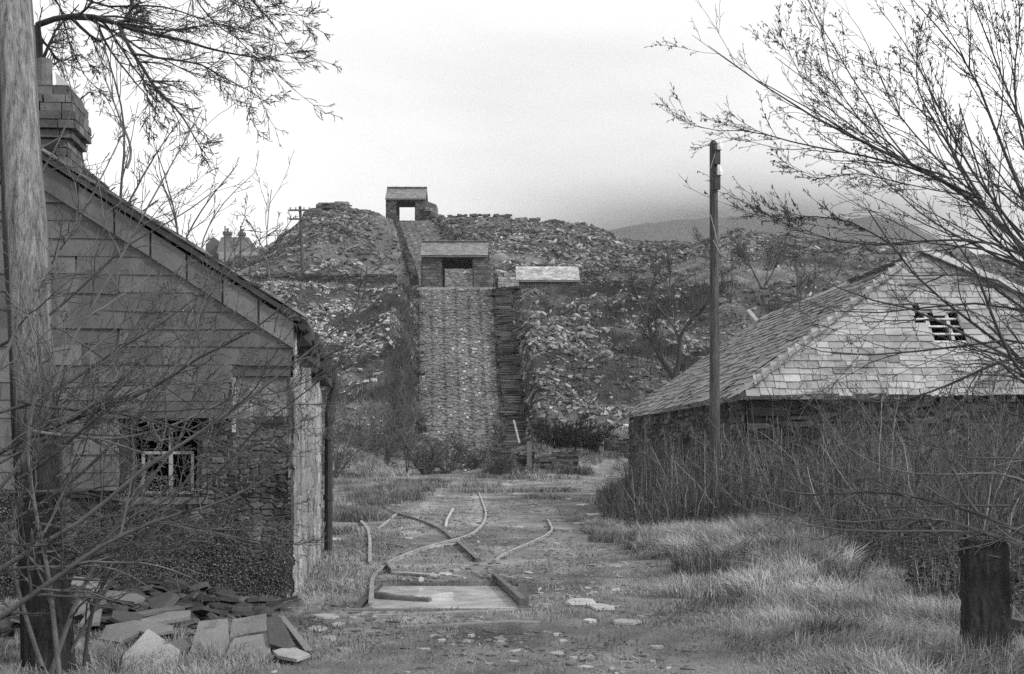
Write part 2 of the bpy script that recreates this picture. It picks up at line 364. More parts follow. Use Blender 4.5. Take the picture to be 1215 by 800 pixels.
def rubble_face(mb, O, u, n, W, Hh, cw, ch, res, amp, gf, top=None, skip=None, mortar=.6):
    """a dense wall skin whose surface is pushed out stone by stone"""
    O = A(O, float); u = norm(A(u, float)); n = norm(A(n, float)); nu = int(W/res)+1; nv = int(Hh/res)+1
    U, Vv = np.meshgrid(np.linspace(0, W, nu), np.linspace(0, Hh, nv), indexing='ij')
    seed = abs(O[0]*7.7+O[1]*3.1); wu_ = U+.35*cw*(fbm(U/cw*.8+seed, Vv/ch*.8)-.5)*2; wv_ = Vv+.5*ch*(fbm(U/cw*.6+9+seed, Vv/ch*.5)-.5)*2
    row = np.floor(wv_/ch); ou = wu_/cw; d1 = np.full(U.shape, 9.); d2 = d1.copy(); cid = np.zeros(U.shape)
    iu = np.floor(ou).astype(int); iv = row.astype(int)
    for a in (-1, 0, 1):
        for b_ in (-1, 0, 1):
            cu_, cv_ = iu+a, iv+b_; h1 = _tab[cu_*31+cv_*17 & 255, cv_*7+cu_*3 & 255]; h2 = _tab[cu_*13+cv_*29+5 & 255, cu_*11+3 & 255]
            px = cu_+.15+.7*h1; py = cv_+.25+.5*h2; dd = np.abs(ou-px)**1.6+(np.abs(wv_/ch-py)*1.15)**1.6
            c_ = _tab[cu_*57+cv_*91+13 & 255, cv_*19+cu_ & 255]
            sel = dd < d1; d2 = np.where(sel, d1, np.minimum(d2, dd)); cid = np.where(sel, c_, cid); d1 = np.where(sel, dd, d1)
    edge = sstep(.02, .30, d2-d1)
    disp = amp*(edge*(.5+.8*cid)+.25*(fbm(U/cw*3, Vv/ch*2.2, 4)-.5))
    g = gf(cid, U, Vv)*(mortar+(1-mortar)*edge)
    up_ = A([0, 0, 1.]); V = O+U[..., None]*u+Vv[..., None]*up_+disp[..., None]*n
    ii, jj = np.meshgrid(np.arange(nu-1), np.arange(nv-1), indexing='ij'); q = np.stack([ii*nv+jj, (ii+1)*nv+jj, (ii+1)*nv+jj+1, ii*nv+jj+1], -1)
    k = np.ones(ii.shape, bool); uc = U[:-1, :-1]+res/2; vc = Vv[:-1, :-1]+res/2
    if top is not None: k &= vc < top(uc)
    if skip is not None: k &= ~skip(uc, vc)
    q = q[k]
    if np.dot(np.cross(u, up_), n) < 0: q = q[:, ::-1]
    mb.add(V.reshape(-1, 3), q, g.ravel())
def drystone(name, p0, p1, hgt, th, g, gv, label, cat='wall', ch=.16, wid=.4, m=None, group=None, slope=0.):
    """free-standing drystone wall between two ground points"""
    p0 = A(p0, float); p1 = A(p1, float); d = p1-p0; L = np.linalg.norm(d[:2]); u = A([d[0], d[1], 0])/L; nrm = A([u[1], -u[0], 0])
    mb = MB(); ns = max(2, int(L/.8))
    for k in range(ns):
        t = (k+.5)/ns; c = p0+d*t; hh = hgt*(.84-.12*rng.random())
        mb.boxes([c+A([0, 0, hh/2-.15])], [[L/ns/2*1.0, th/2-.05, hh/2+.1]], A([u, nrm, [0, 0, 1]]), g*.5)
    zt = lambda x: hgt*(.66+.5*float(fbm(x*.9+p0[0], 2.2, 3)))
    zs = d[2]/L
    for sgn in (1, -1):
        facing(mb, (p0 if sgn > 0 else p1)+nrm*sgn*(th/2-.03), u*sgn, nrm*sgn, L, hgt*1.1, ch, wid, g, gv, .04, top=zt, zv=(0, 0, 1)) if abs(zs) < .05 else None
    if abs(zs) >= .05:
        k = int(L/wid*hgt/ch); tt = rng.random(k)
        for sgn in (1, -1):
            C = p0+d*tt[:, None]+A([0, 0, 1])*(rng.random(k)*hgt)[:, None]+nrm*sgn*th/2
            mb.boxes(C, np.stack([np.full(k, wid*.5), np.full(k, .08), np.full(k, ch*.45)], -1)*rng.uniform(.5, 1.1, (k, 1)), A([u, nrm, [0, 0, 1]]), g+gv*(rng.random(k)-.3), jit=.2)
    k = max(3, int(L/(wid*.7))); t = rng.random(k)
    C = p0+d*t[:, None]; C[:, 2] += hgt*(.95+.1*rng.random(k)); C += nrm*rng.uniform(-.3, .3, (k, 1))*th
    mb.boxes(C, np.stack([wid*rng.uniform(.3, .6, k), th*rng.uniform(.25, .5, k), ch*rng.uniform(.3, .7, k)], -1), A([u, nrm, [0, 0, 1]]), np.maximum(g+gv*(rng.random(k)-.2), .02), jit=.25)
    o = mb.build(name, m or M_farstone); return tag(o, label, cat, group)

def slate_poly(mb, poly, udir, expo, wid, th, gf, keep=None, lap=2.2, rag=.02, rise=.02):
    """courses of slates on a planar polygon; gf(n)->grey"""
    poly = A(poly, float); O = poly[0]; n = norm(np.cross(poly[1]-poly[0], poly[2]-poly[0])); n = n*(1 if n[2] > 0 or (abs(n[2]) < .1 and n[1] < 0) else -1)
    u = norm(A(udir, float)); v = np.cross(n, u); v = v*(1 if v[2] > 0 else -1)
    if np.dot(np.cross(u, v), n) < 0: u = -u
    pu = (poly-O)@u; pv = (poly-O)@v; C = []; S = []; TI = []
    def span(vv):
        xs = []
        for i in range(len(poly)):
            a, b = (pu[i], pv[i]), (pu[(i+1) % len(poly)], pv[(i+1) % len(poly)])
            if (a[1]-vv)*(b[1]-vv) <= 0 and abs(a[1]-b[1]) > 1e-6: xs.append(a[0]+(vv-a[1])/(b[1]-a[1])*(b[0]-a[0]))
        return (min(xs), max(xs)) if len(xs) > 1 else None
    vv = pv.min()+.01; row = 0
    while vv < pv.max():
        r = span(vv+expo*.5)
        if r:
            x = r[0]-rng.uniform(0, 1)*wid
            while x < r[1]:
                w_ = wid*rng.uniform(.65, 1.35); x0 = max(x, r[0]); x1 = min(x+w_, r[1])
                if x1-x0 > .04:
                    C.append(O+u*(x0+x1)/2+v*(vv+expo*lap/2-expo*.0+rng.normal()*rag)+n*(rise+rng.random()*.006)); S.append(((x1-x0)/2-.0025-(.004 if wid < .6 else 0), expo*lap/2, th/2))
                    TI.append((rng.normal()*.012, rng.normal()*.015))
                x += w_
        vv += expo; row += 1
    C = A(C); S = A(S); TI = A(TI)
    if keep is not None:
        k = keep(C-v*expo*.5); C = C[k]; S = S[k]; TI = TI[k]
    tilt = th*1.4/expo/1.6
    vv_ = norm(v[None]-n[None]*(tilt+TI[:, :1])+u[None]*TI[:, 1:]*.8); uu = norm(u[None]+n[None]*TI[:, 1:]-v[None]*TI[:, 1:]*.8); nn_ = np.cross(uu, vv_)
    mb.boxes(C, S, np.stack([uu, vv_, nn_], 1), gf(len(C)), jit=.03)
    return u, v, n

# ------------------------------------------------------------------ drum houses
def drumhouse(name, Y, sx, sop, zb, yeave, yridge, depth, label, lintel, g=.10):
    X0, X1 = [(s-CX)/F*Y for s in sx]; O0, O1 = [(s-CX)/F*Y for s in sop]
    ze = EYE+(HY-yeave)/F*Y; zr = EYE+(HY-yridge)/F*(Y+depth/2); zo = EYE+(HY-lintel[0])/F*Y; zo2 = EYE+(HY-lintel[1])/F*(Y+depth)
    t = thing(name, ((X0+X1)/2, Y+depth/2, zb), label, 'winding house', 'winding houses at the heads of the inclines')
    for (a, b) in ((X0, O0), (O1, X1)):
        mb = MB(); mb.box((a+.1, Y+.1, zb-1.5), (b-.1, Y+depth-.1, ze), g*.6)
        facing(mb, (a, Y+.05, zb-1), (1, 0, 0), (0, -1, 0), b-a, ze-zb+1, .22, .5, g, .1, .03)
        facing(mb, (a, Y+depth, zb-1), (0, -1, 0), (-1, 0, 0), depth, ze-zb+1, .22, .5, g*.7, .07, .03)
        facing(mb, (b, Y, zb-1), (0, 1, 0), (1, 0, 0), depth, ze-zb+1, .22, .5, g, .1, .03)
        mb.build('pier', M_farstone, t)
    for x, sg in ((X0, -1), (X1, 1)):
        mb = MB(); mb.prism([(x, Y-.1, ze), (x, Y+depth+.1, ze), (x, Y+depth/2, zr-.1)], (-.45*sg, 0, 0), g*.8); mb.build('gable', M_farstone, t)
    mb = MB(); mb.box((O0-.3, Y+.02, zo-.02), (O1+.3, Y+.35, ze-.02), .05); mb.build('lintel', M_hwood, t)
    mb = MB(); mb.box((O0-.3, Y+depth-.45, zo2), (O1+.3, Y+depth-.05, ze), .06); mb.build('back_wall', M_farstone, t)
    mb = MB()
    for sg in (0, 1):
        ya = Y-.3 if sg == 0 else Y+depth+.3
        pl = A([(X0-.15, ya, ze), (X1+.15, ya, ze), (X1+.15, Y+depth/2, zr), (X0-.15, Y+depth/2, zr)])
        mb.prism(pl, (0, 0, -.12), .12)
        slate_poly(mb, pl, (1, 0, 0), .28, .45, .03, lambda n: .17+.09*rng.random(n))
    mb.boxes([[(X0+X1)/2, Y+depth/2, zr+.03]], [[(X1-X0)/2+.15, .14, .07]], g=.12)
    mb.build('roof', M_roof, t)
    return t, X0, X1, ze
t, X0, X1, ze = drumhouse('winding_house', 118.6, (501, 577), (523, 562), ZB, 304, 288, 5.5, 'nearer slate-roofed winding house standing at the top of the wide lower incline', (306, 319))
mb = MB(); xb = [(s-CX)/F*119.5 for s in (575, 588)]
for k in range(5):
    mb.box((xb[0], 119.2, ZB-1), (xb[1]-.12*k-.0*k, 122, ZB+.55*k+.5), .11)
facing(mb, (xb[0], 119.2, ZB-.5), (1, 0, 0), (0, -1, 0), xb[1]-xb[0]-.2, 3.0, .2, .4, .16, .14)
mb.build('buttress', M_farstone, t)
t, X0, X1, ze = drumhouse('winding_house', 190.5, (458.5, 504), (469.5, 493), 31.9, 236.5, 224, 5.5, 'distant small winding house on the skyline with sky showing through it', (239, 244.5), g=.08)
mb = MB(); Yb = 192.; a, b_ = [(s-CX)/F*Yb for s in (504.5, 518)]
mb.prism([(a, Yb, 31), (b_, Yb, 31), (b_, Yb, P(0, 243, Yb)[2]), (a, Yb, P(0, 238, Yb)[2])], (0, 4, 0), .14); mb.build('annexe', M_farstone, t)
# rubble shoulder beside it
mb = MB(); n = 160
xx = rng.uniform(-11.5, -8.0, n); C = np.stack([xx, 191+rng.uniform(-1, 1, n), 31.5+np.maximum(0, (-8-xx))*.62*rng.random(n)], -1)
mb.slabs(C, .45, .15, np.eye(3), .06+.12*rng.random(n)); o = mb.build('rubble_pile', M_scree); tag(o, 'sloping heap of slate rubble leaning on the right side of the skyline winding house', 'rubble heap')

def gz(X, Y): return float(H(A([X]), A([Y]))[0])
def wall_s(name, s0, s1, Y, hpx, label, g=.08, gv=.08, Y2=None, ytop=None, **k):
    Y2 = Y2 or Y; a = ((s0-CX)/F*Y, Y); b = ((s1-CX)/F*Y2, Y2)
    za, zb = gz(*a), gz(*b); h = hpx/F*Y
    if ytop: h0 = EYE+(HY-ytop)/F*Y; zb = za = min(za, zb)-.2; h = h0-za
    return drystone(name, (*a, za-.1), (*b, zb-.1), h, .8, g, gv, label, **k)
wall_s('drystone_wall', 531, 606, 189, 12, 'long dark drystone wall on the skyline right of the upper winding house', ytop=255, ch=.25, wid=.6)
wall_s('stone_block', 648, 670, 181, 17, 'squat dark block of masonry standing on the skyline of the tip', ytop=262, ch=.3, wid=.7, cat='masonry block')
wall_s('drystone_wall', 671, 697, 188, 6, 'short low drystone wall right of the masonry block on the skyline', ytop=264.5, g=.14, ch=.25, wid=.6)
wall_s('drystone_wall', 609, 640, 188, 6, 'broken low drystone wall on the skyline between the white stone and the block', ytop=259, g=.12, gv=.18, ch=.25, wid=.6)
mb = MB(); p = P(609, 261, 187); mb.boxes([p, p+A([.45, 0, -.3])], [[.22, .2, .45], [.5, .2, .2]], g=.7, jit=.15); o = mb.build('white_stone', M_white); tag(o, 'small bright white stone at the end of the skyline wall', 'stone')
# wall edge on the bench left, coloured dark to paint its shadow strip
wall_s('drystone_wall', 300, 470, 119.6, 6, 'low drystone wall, darkened as its own shadow, along the ledge above the left hand tip face', g=.05, gv=.05, ytop=326, ch=.2, wid=.5)
# side wall of second incline, its dark grey painting the shadow line
a = A(r2edges(136.)[0])-.35; b_ = A(r2edges(189.)[0])-.35
mb_l = 'side wall, darkened as a shadow line, running up the left edge of the upper incline'
drystone('retaining_wall', (float(a), 136, float(ramp2(136.))-.3), (float(b_), 189, float(ramp2(189.))-.3), 1.0, .6, .05, .05, mb_l, ch=.3, wid=.7)
# shed on the bench
Y = 124.; x0, x1 = (612-CX)/F*Y, (688-CX)/F*Y; zt = P(0, 318, Y+2.4)[2]; zl = P(0, 333, Y)[2]
t = thing('stone_shed', ((x0+x1)/2, Y+2, ZB), 'low stone shed with a pale slate roof right of the lower winding house', 'shed')
mb = MB(); mb.box((x0+.1, Y+.2, ZB-1.2), (x1-.1, Y+5, zl), .06); facing(mb, (x0+.1, Y+.15, ZB-1), (1, 0, 0), (0, -1, 0), x1-x0-.2, zl-ZB+1, .2, .5, .07, .06); mb.build('wall', M_farstone, t)
mb = MB(); pl = A([(x0, Y-.1, zl), (x1, Y-.1, zl), (x1, Y+2.6, zt), (x0, Y+2.6, zt)]); mb.prism(pl, (0, 0, -.12), .2)
slate_poly(mb, pl, (1, 0, 0), .26, .42, .03, lambda n: .30+.25*rng.random(n)); pl2 = A([(x0, Y+5.3, zl), (x1, Y+5.3, zl), (x1, Y+2.6, zt), (x0, Y+2.6, zt)]); mb.prism(pl2, (0, 0, -.12), .25); mb.build('roof', M_roof, t)
# pale low retaining wall between
drystone('retaining_wall', ((588-CX)/F*123, 123, ZB-.4), ((613-CX)/F*124, 124, ZB-.4), 2.1, .7, .22, .2, 'pale stone retaining wall between the lower winding house and the shed', ch=.2, wid=.45)
drystone('retaining_wall', ((584-CX)/F*117, 117, ZB-1.3), ((634-CX)/F*117.4, 117.4, ZB-1.2), 1.2, .7, .035, .04, 'dark retaining wall under the ledge right of the lower incline head', ch=.2, wid=.45)

# ------------------------------------------------------------------ far cottage and poles
Yh = 168.; t = thing('far_cottage', ((272-CX)/F*Yh, Yh, gz((272-CX)/F*Yh, Yh)), 'far slate-roofed cottage with tall chimneys on the skyline behind the left house roof', 'cottage')
S = lambda sx, sy, Y=Yh: P(sx, sy, Y)
mb = MB(); mb.prism([S(259, 330), S(306, 330), S(306, 299), S(259, 299)], (0, 6, 0), .3); mb.build('wall', M_farstone, t)
mb = MB(); mb.prism([S(257, 301), S(308, 301), S(295, 283, Yh+3), S(262, 283, Yh+3)], (0, .05, .15), .10); mb.prism([S(257, 301, Yh+6.2), S(308, 301, Yh+6.2), S(295, 283, Yh+3), S(262, 283, Yh+3)], (0, .05, .15), .10); mb.build('roof', M_roof, t)
for sx, y0, y1, w_ in ((270, 272, 290, 5), (287, 273, 290, 4)):
    mb = MB(); a = S(sx-w_, y1, Yh+2.7); b_ = S(sx+w_, y0+4, Yh+3.4); mb.box(a, b_, .14); c = S(sx-w_-1, y0+6, Yh+2.6); d = S(sx+w_+1, y0+4, Yh+3.5); mb.box(c, d, .12)
    ch = mb.build('chimney', M_brick, t)
    mb = MB(); q0 = S(sx, y0+4, Yh+3.05); mb.tube([q0, q0+A([0, 0, .5])], .16, 8, .12); mb.build('chimney_pot', M_brick, ch)
mb = MB(); mb.prism([S(244, 325, Yh+2), S(262, 325, Yh+2), S(262, 290, Yh+2), S(253, 281, Yh+2), S(244, 290, Yh+2)], (0, 5, 0), .12); mb.build('side_wing', M_farstone, t)
def tpole(sx, ytop, ybot, Y, r, label, arms=2, g=.08):
    b0 = P(sx+4 if arms else sx, ybot, Y); t0 = P(sx, ytop, Y); z = gz(b0[0], Y); b0[2] = min(b0[2], z)-.1
    t = thing('telegraph_pole', b0, label, 'telegraph pole')
    mb = MB(); mb.tube([b0, (b0+t0)/2, t0], [r*1.15, r, r*.85], 8, g); mb.build('pole', M_wood, t)
    for k in range(arms):
        c = t0+A([0, -r, -.35-.75*k]); mb = MB(); mb.boxes([c], [[.9, .06, .07]], g=.1); ar = mb.build('crossarm', M_hwood, t)
        for dx in (-.8, -.35, .35, .8): mb = MB(); mb.boxes([c+A([dx, 0, .16])], [[.05, .05, .09]], g=.25); mb.build('insulator', M_white, ar)
    return t
tpole(356, 245, 327, 121, .14, 'thin distant telegraph pole with two crossarms standing on the left tip')
tpole(267, 268, 318, 158, .09, 'faint bare pole in front of the left chimney of the far cottage', 0)
tpole(285.5, 268, 318, 158, .09, 'faint bare pole in front of the right chimney of the far cottage', 0)

# ------------------------------------------------------------------ near house
th5 = math.radians(5); hu = A([-math.cos(th5), -math.sin(th5), 0]); hv = A([-math.sin(th5), math.cos(th5), 0]); HC = A([-2.33, 15., 0]); up = A([0, 0, 1.])
def hp(u, v, z): return HC+hu*u+hv*v+up*z
HE = 2.96; HR = 4.50; HW = 5.1; HL = 6.4; mid = HW/2
house = thing('slate_hung_house', hp(2.5, 3, 0), 'derelict near house on the left with a slate-hung gable and rubble stone base', 'house')
wz0, wz1, wu0, wu1 = 1.07, 1.93, .94, 1.68        # window opening
def gtop(u): return HE+(HR-HE)*(1-abs(u-mid)/mid)
mb = MB(); d = hv*.45
for poly in ([(0, -.4), (HW, -.4), (HW, wz0), (0, wz0)], [(0, wz0), (wu0, wz0), (wu0, wz1), (0, wz1)], [(wu1, wz0), (HW, wz0), (HW, wz1), (wu1, wz1)], [(0, wz1), (HW, wz1), (HW, HE), (mid, HR), (0, HE)]):
    mb.prism([hp(u, 0, z) for u, z in poly], d, .06)
rubble_face(mb, hp(HW, -.02, -.2), -hu, -hv, HW, 2.12, .13, .06, .011, .020, lambda c, U, V_: (.05+.07*c**2)*(.1+2.0*fbm(U*4+4, V_*4.6, 6)**1.2), mortar=.8, top=lambda x: np.where(x > HW-1.0, 2.12, 1.33), skip=lambda x, z: ((HW-x > wu0-.02) & (HW-x < wu1+.02) & (z > wz0+.16)))
rubble_face(mb, hp(.60, -.025, 1.60), -hu, -hv, .60, .75, .25, .2, .011, .010, lambda c, U, V_: .17*(.1+1.8*fbm(U*6+9, V_*5, 6)), mortar=.9)
mb.build('gable_wall', M_rubble, house)
mb = MB(); mb.prism([hp(0, .45, -.4), hp(0, HL, -.4), hp(0, HL, HE), hp(0, .45, HE)], hu*.45, .2); m2 = MB(); m2.prism([hp(HW, .45, -.4), hp(HW, HL, -.4), hp(HW, HL, HE), hp(HW, .45, HE)], -hu*.45, .2); m2.build('side_wall', M_render, house)
rubble_face(mb, hp(-.02, -.05, -.2), hv, -hu, HL+.05, HE+.16, .3, .14, .018, .018, lambda c, U, V_: (.21+.12*c)*(.15+1.5*fbm(U*1.6+9, V_*.7, 5)), mortar=.9)
mb.build('side_wall', M_render, house)
mb = MB(); mb.prism([hp(u, HL-.45, z) for u, z in ((.4, -.4), (HW-.4, -.4), (HW-.4, HE-.02), (mid, HR-.1), (.4, HE-.02))], d, .15); mb.build('back_wall', M_rubble, house)
# slate hanging
mb = MB()
def keep_clad(C):
    r = C-HC; u = r@hu; z = C[:, 2]
    win = (u > wu0-.08)*(u < wu1+.08)*(z > wz0-.1)*(z < wz1-.02)
    corner = (u < .60)*(z < 2.36)
    return ~(win | corner | ((z > gtop(u)-.12)))
gtop = np.vectorize(gtop)
for poly in ([(-.02, 2.44), (HW, 2.44), (HW, HE-.05), (mid, HR-.05), (-.02, HE-.05)], [(.60, 1.885), (HW, 1.885), (HW, 2.44), (.60, 2.44)], [(1.76, 1.14), (HW, 1.14), (HW, 1.884), (1.76, 1.884)]):
    slate_poly(mb, [hp(u, -.06, z) for u, z in poly], -hu, .186, .85, .012, lambda n: .075+.055*rng.random(n)+(rng.random(n) < .08)*.04, lap=1.12, rag=.004, rise=.03)
mb.build('slate_cladding', M_clad, house)
# roof
mb = MB()
for sg in (0, 1):
    e = (-.10, HE-.0) if sg == 0 else (HW+.10, HE-.0)
    pl = A([hp(e[0], -.18, e[1]), hp(e[0], HL+.15, e[1]), hp(mid, HL+.15, HR+.13), hp(mid, -.18, HR+.13)])
    mb.prism(pl, (0, 0, -.06), .08)
    slate_poly(mb, pl, hv, .22, .32, .014, lambda n: .11+.08*rng.random(n), rag=.012)
mb.build('roof', M_roof, house)
# barge boards: broad slate slabs following the slope
mb = MB()
for sg, (ua, ub) in enumerate(((-.03, mid), (HW+.03, mid))):
    n = 7
    for k in range(n):
        a = k/n; b_ = (k+1)/n-.008; u0 = ua+(ub-ua)*a; u1 = ua+(ub-ua)*b_
        z0 = HE-.06+(HR+.10-HE)*a; z1 = HE-.06+(HR+.10-HE)*b_; off = -.13-.012*(k % 2)
        mb.prism([hp(u0, off, z0-.27), hp(u1, off, z1-.27), hp(u1, off, z1-.0), hp(u0, off, z0-.0)], hv*.05, .10+.05*rng.random() if k else .17)
mb.build('bargeboard', M_clad, house)
mb = MB()       # thin mortared verge slates on top
n = 26
for k in range(n):
    a = (k+rng.uniform(-.2, .2))/n; u0 = -.08+(mid+.08)*a; z0 = HE+.02+(HR+.12-HE)*a; sl = math.atan2(HR-HE+.15, mid+.22)
    ax = A([hu*math.cos(sl)+up*math.sin(sl), hv, np.cross(hu*math.cos(sl)+up*math.sin(sl), hv)])
    mb.boxes([hp(u0, -.09, z0+.035)], [[.09*rng.uniform(.6, 1.2), .12, .014]], ax, .12+.3*rng.random()**3, jit=.12)
mb.build('verge_slates', M_slab, house)
# chimney with corbelled top
mb = MB(); cu0, cu1, cv0, cv1 = 2.33, 3.1, .05, .75; zc0, zc1 = 4.0, P(0, 112, 15)[2]
mb.prism([hp(cu0+.05, cv0+.05, zc0), hp(cu1-.05, cv0+.05, zc0), hp(cu1-.05, cv1, zc0), hp(cu0+.05, cv1, zc0)], (0, 0, zc1-zc0-.05), .05)
z = zc0; k = 0
while z < zc1-.02:
    fr = (z-zc0)/(zc1-zc0); e = 0 if fr < .60 else (.05 if fr < .68 else (.10 if fr < .76 else .07 if fr < .9 else .02))
    for (a, b_, nn_) in ((hp(cu1+e, cv0-e, z), hp(cu0-e, cv0-e, z), -hv), (hp(cu0-e, cv0-e, z), hp(cu0-e, cv1, z), -hu)):
        L_ = np.linalg.norm(b_-a); u_ = (b_-a)/L_; x = -rng.uniform(0, .15)
        while x < L_:
            w_ = .23; x0 = max(x, 0); x1 = min(x+w_, L_)
            if x1-x0 > .02: mb.boxes([a+u_*(x0+x1)/2-nn_*.04+up*.045], [[(x1-x0)/2*.94, .06, .040]], A([u_, nn_, up]), .07+.09*rng.random(), jit=.06)
            x += w_
    z += .09; k += 1
mb.prism([hp(cu0-.03, cv0-.03, zc1), hp(cu1+.03, cv0-.03, zc1), hp(cu1+.03, cv1, zc1), hp(cu0-.03, cv1, zc1)], (0, 0, .05), .07)
chm = mb.build('chimney', M_brick, house)
mb = MB(); c = hp(2.62, .35, zc1+.04); mb.tube([c, c+up*.12, c+up*.36], [.10, .085, .08], 12, .14); mb.build('chimney_pot', M_brick, chm)
mb = MB(); c = hp(2.47, .3, zc1+.04); mb.prism([c, c-hu*.22, c+up*.22+hu*.03], hv*.02, .5); mb.build('broken_pot', M_white, chm)
# window
win = MB(); 
for (u0, u1, z0, z1) in ((wu0, wu1, wz0, wz0+.05), (wu0, wu1, wz1-.05, wz1), (wu0, wu0+.05, wz0, wz1), (wu1-.05, wu1, wz0, wz1)):
    win.prism([hp(u0, .12, z0), hp(u1, .12, z0), hp(u1, .12, z1), hp(u0, .12, z1)], hv*.06, .12)
wf = win.build('window', M_hwood, house)
mb = MB()
for (u0, u1, z0, z1) in ((1.02, 1.56, 1.10, 1.13), (1.53, 1.56, 1.10, 1.55), (1.02, 1.56, 1.52, 1.55), (1.24, 1.28, 1.10, 1.80), (1.02, 1.05, 1.1, 1.55)):
    mb.prism([hp(u0, .08, z0), hp(u1, .08, z0), hp(u1, .08, z1), hp(u0, .08, z1)], hv*.035, .3)
mb.build('broken_casement', M_white, wf)
mb = MB(); mb.prism([hp(wu0-.08, -.09, wz0-.07), hp(wu1+.08, -.09, wz0-.07), hp(wu1+.08, -.09, wz0), hp(wu0-.08, -.09, wz0)], hv*.25, .12); mb.build('sill', M_slab, wf)
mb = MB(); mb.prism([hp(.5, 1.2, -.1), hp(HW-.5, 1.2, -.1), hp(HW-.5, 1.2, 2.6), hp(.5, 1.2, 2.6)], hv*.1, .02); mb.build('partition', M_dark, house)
# blocked opening frame at the right corner
mb = MB(); mb.prism([hp(.57, -.06, 1.75), hp(.61, -.06, 1.75), hp(.61, -.06, 2.36), hp(.57, -.06, 2.36)], hv*.08, .38); mb.prism([hp(.0, -.075, 2.34), hp(.66, -.075, 2.34), hp(.66, -.075, 2.46), hp(0, -.075, 2.46)], hv*.1, .1); mb.build('doorframe_remnant', M_hwood, house)
mb = MB(); mb.prism([hp(.05, -.01, -.1), hp(.01, -.05, 2.33), hp(-.03, -.05, 2.33), hp(-.03, -.01, -.1)], hv*.05, .2); 
mb.build('corner_board', M_render, house)
# gutter and downpipe
mb = MB(); mb.tube([hp(-.13, -.10, HE-.08), hp(-.14, 2.2, HE-.1), hp(-.19, 4.2, HE-.32), hp(-.16, HL, HE-.12)], .06, 8, .035)
for k in range(14):
    v = rng.uniform(.0, HL); mb.boxes([hp(-.10+rng.uniform(-.05, .05), v, HE-.16-rng.uniform(0, .28))], [[.10, .18*rng.uniform(.5, 1.5), .09]], A([hu, hv, up]), .02+.02*rng.random(), jit=.4)
mb.build('gutter', M_iron, house)
mb = MB(); mb.tube([hp(-.2, HL-.1, HE-.1), hp(-.22, HL-.1, HE-.5), hp(-.14, HL-.1, HE-.8), hp(-.13, HL-.1, .05)], .062, 10, .03)
for z in (.8, 1.7): mb.tube([hp(-.13, HL-.1, z), hp(-.13, HL-.1, z+.08)], .08, 10, .03)
mb.build('downpipe', M_iron, house)

# ------------------------------------------------------------------ barn
Af = A([4.42, 27.5, 2.56]); Bf = A([3.55, 45.2, 2.56]); R1 = A([8.72, 30.3, 5.73]); R2 = A([7.95, 45.2, 5.45]); Cf = A([14.6, 27.5, 2.56]); Df = A([13.7, 45.2, 2.56])
barn = thing('slate_roofed_barn', (8.5, 36, 0), 'ruined stone barn on the right with a hipped slate roof holed on its front slope', 'barn')
def hole(C):
    sx, sy = screen(C[:, 0], C[:, 1], C[:, 2])
    a = (sx > 1083)*(sx < 1148)*(sy > 366)*(sy < 414)
    cut = (sx < 1118)*(sy > 388)*(sx-1083 < (sy-384)*1.25)
    plug = (sx > 1096)*(sx < 1122)*(sy < 378)
    b_ = (abs(sx-1078) < 5)*(abs(sy-362) < 4) | (abs(sx-1026) < 4)*(abs(sy-359) < 4)
    return ~((a & ~cut & ~plug) | b_)
mb = MB()
slate_poly(mb, [Af, Cf, R1], (1, 0, 0), .185, .30, .020, lambda n: .24+.13*rng.random(n)-(rng.random(n) < .10)*.10, keep=hole, lap=2.1, rag=.016)  # paler greys than the side slope: caught sky light painted in
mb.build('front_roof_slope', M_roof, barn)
def rag_keep(C):
    return rng.random(len(C)) > .012
mb = MB()
slate_poly(mb, [Bf, Af, R1, R2], Af-Bf, .25, .42, .026, lambda n: .10+.11*rng.random(n), keep=rag_keep, lap=2.0, rag=.05)  # darker greys than the front slope: lack of light painted in
# loose slipped slates near the far verge
n = 60; t_ = rng.random(n); q_ = rng.random(n); C = (Bf*(1-t_)[:, None]+Af*t_[:, None])*(1-q_)[:, None]+(R2*(1-t_)[:, None]+R1*t_[:, None])*q_[:, None]
nl = norm(np.cross(Af-Bf, R1-Af)); nl = nl*np.sign(nl[2]); ul = norm(Af-Bf); vl = np.cross(nl, ul)
an = rng.uniform(-.5, .5, n); U = np.cos(an)[:, None]*ul+np.sin(an)[:, None]*vl+rng.normal(0, .08, (n, 1))*nl; U = norm(U); Vv = norm(np.cross(nl, U)); N_ = np.cross(U, Vv)
mb.boxes(C+nl*.06, [.15, .2, .008], np.stack([U, Vv, N_], 1), .12+.1*rng.random(n), jit=.1)
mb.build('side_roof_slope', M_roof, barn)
mb = MB(); slate_poly(mb, [Cf, Df, R2, R1], Df-Cf, .2, .34, .014, lambda n: .2+.1*rng.random(n)); mb.build('rear_roof_slope', M_roof, barn)
mb = MB(); hipd = R1-Af
n = 15       # smooth slate hip slabs on the corner
for k in range(n):
    c = Af+hipd*(k+.5)/n; d_ = norm(hipd); s_ = norm(vl*.35-ul*.9); s_ = norm(s_-np.dot(s_, d_)*d_); nn_ = np.cross(d_, s_); nn_ *= np.sign(nn_[2])
    mb.boxes([c+s_*.24+nl*.075], [[np.linalg.norm(hipd)/n/2*1.02, .25, .012]], A([d_, s_, nn_]), .17+.05*rng.random(), jit=.03)
hipd = R1-Cf
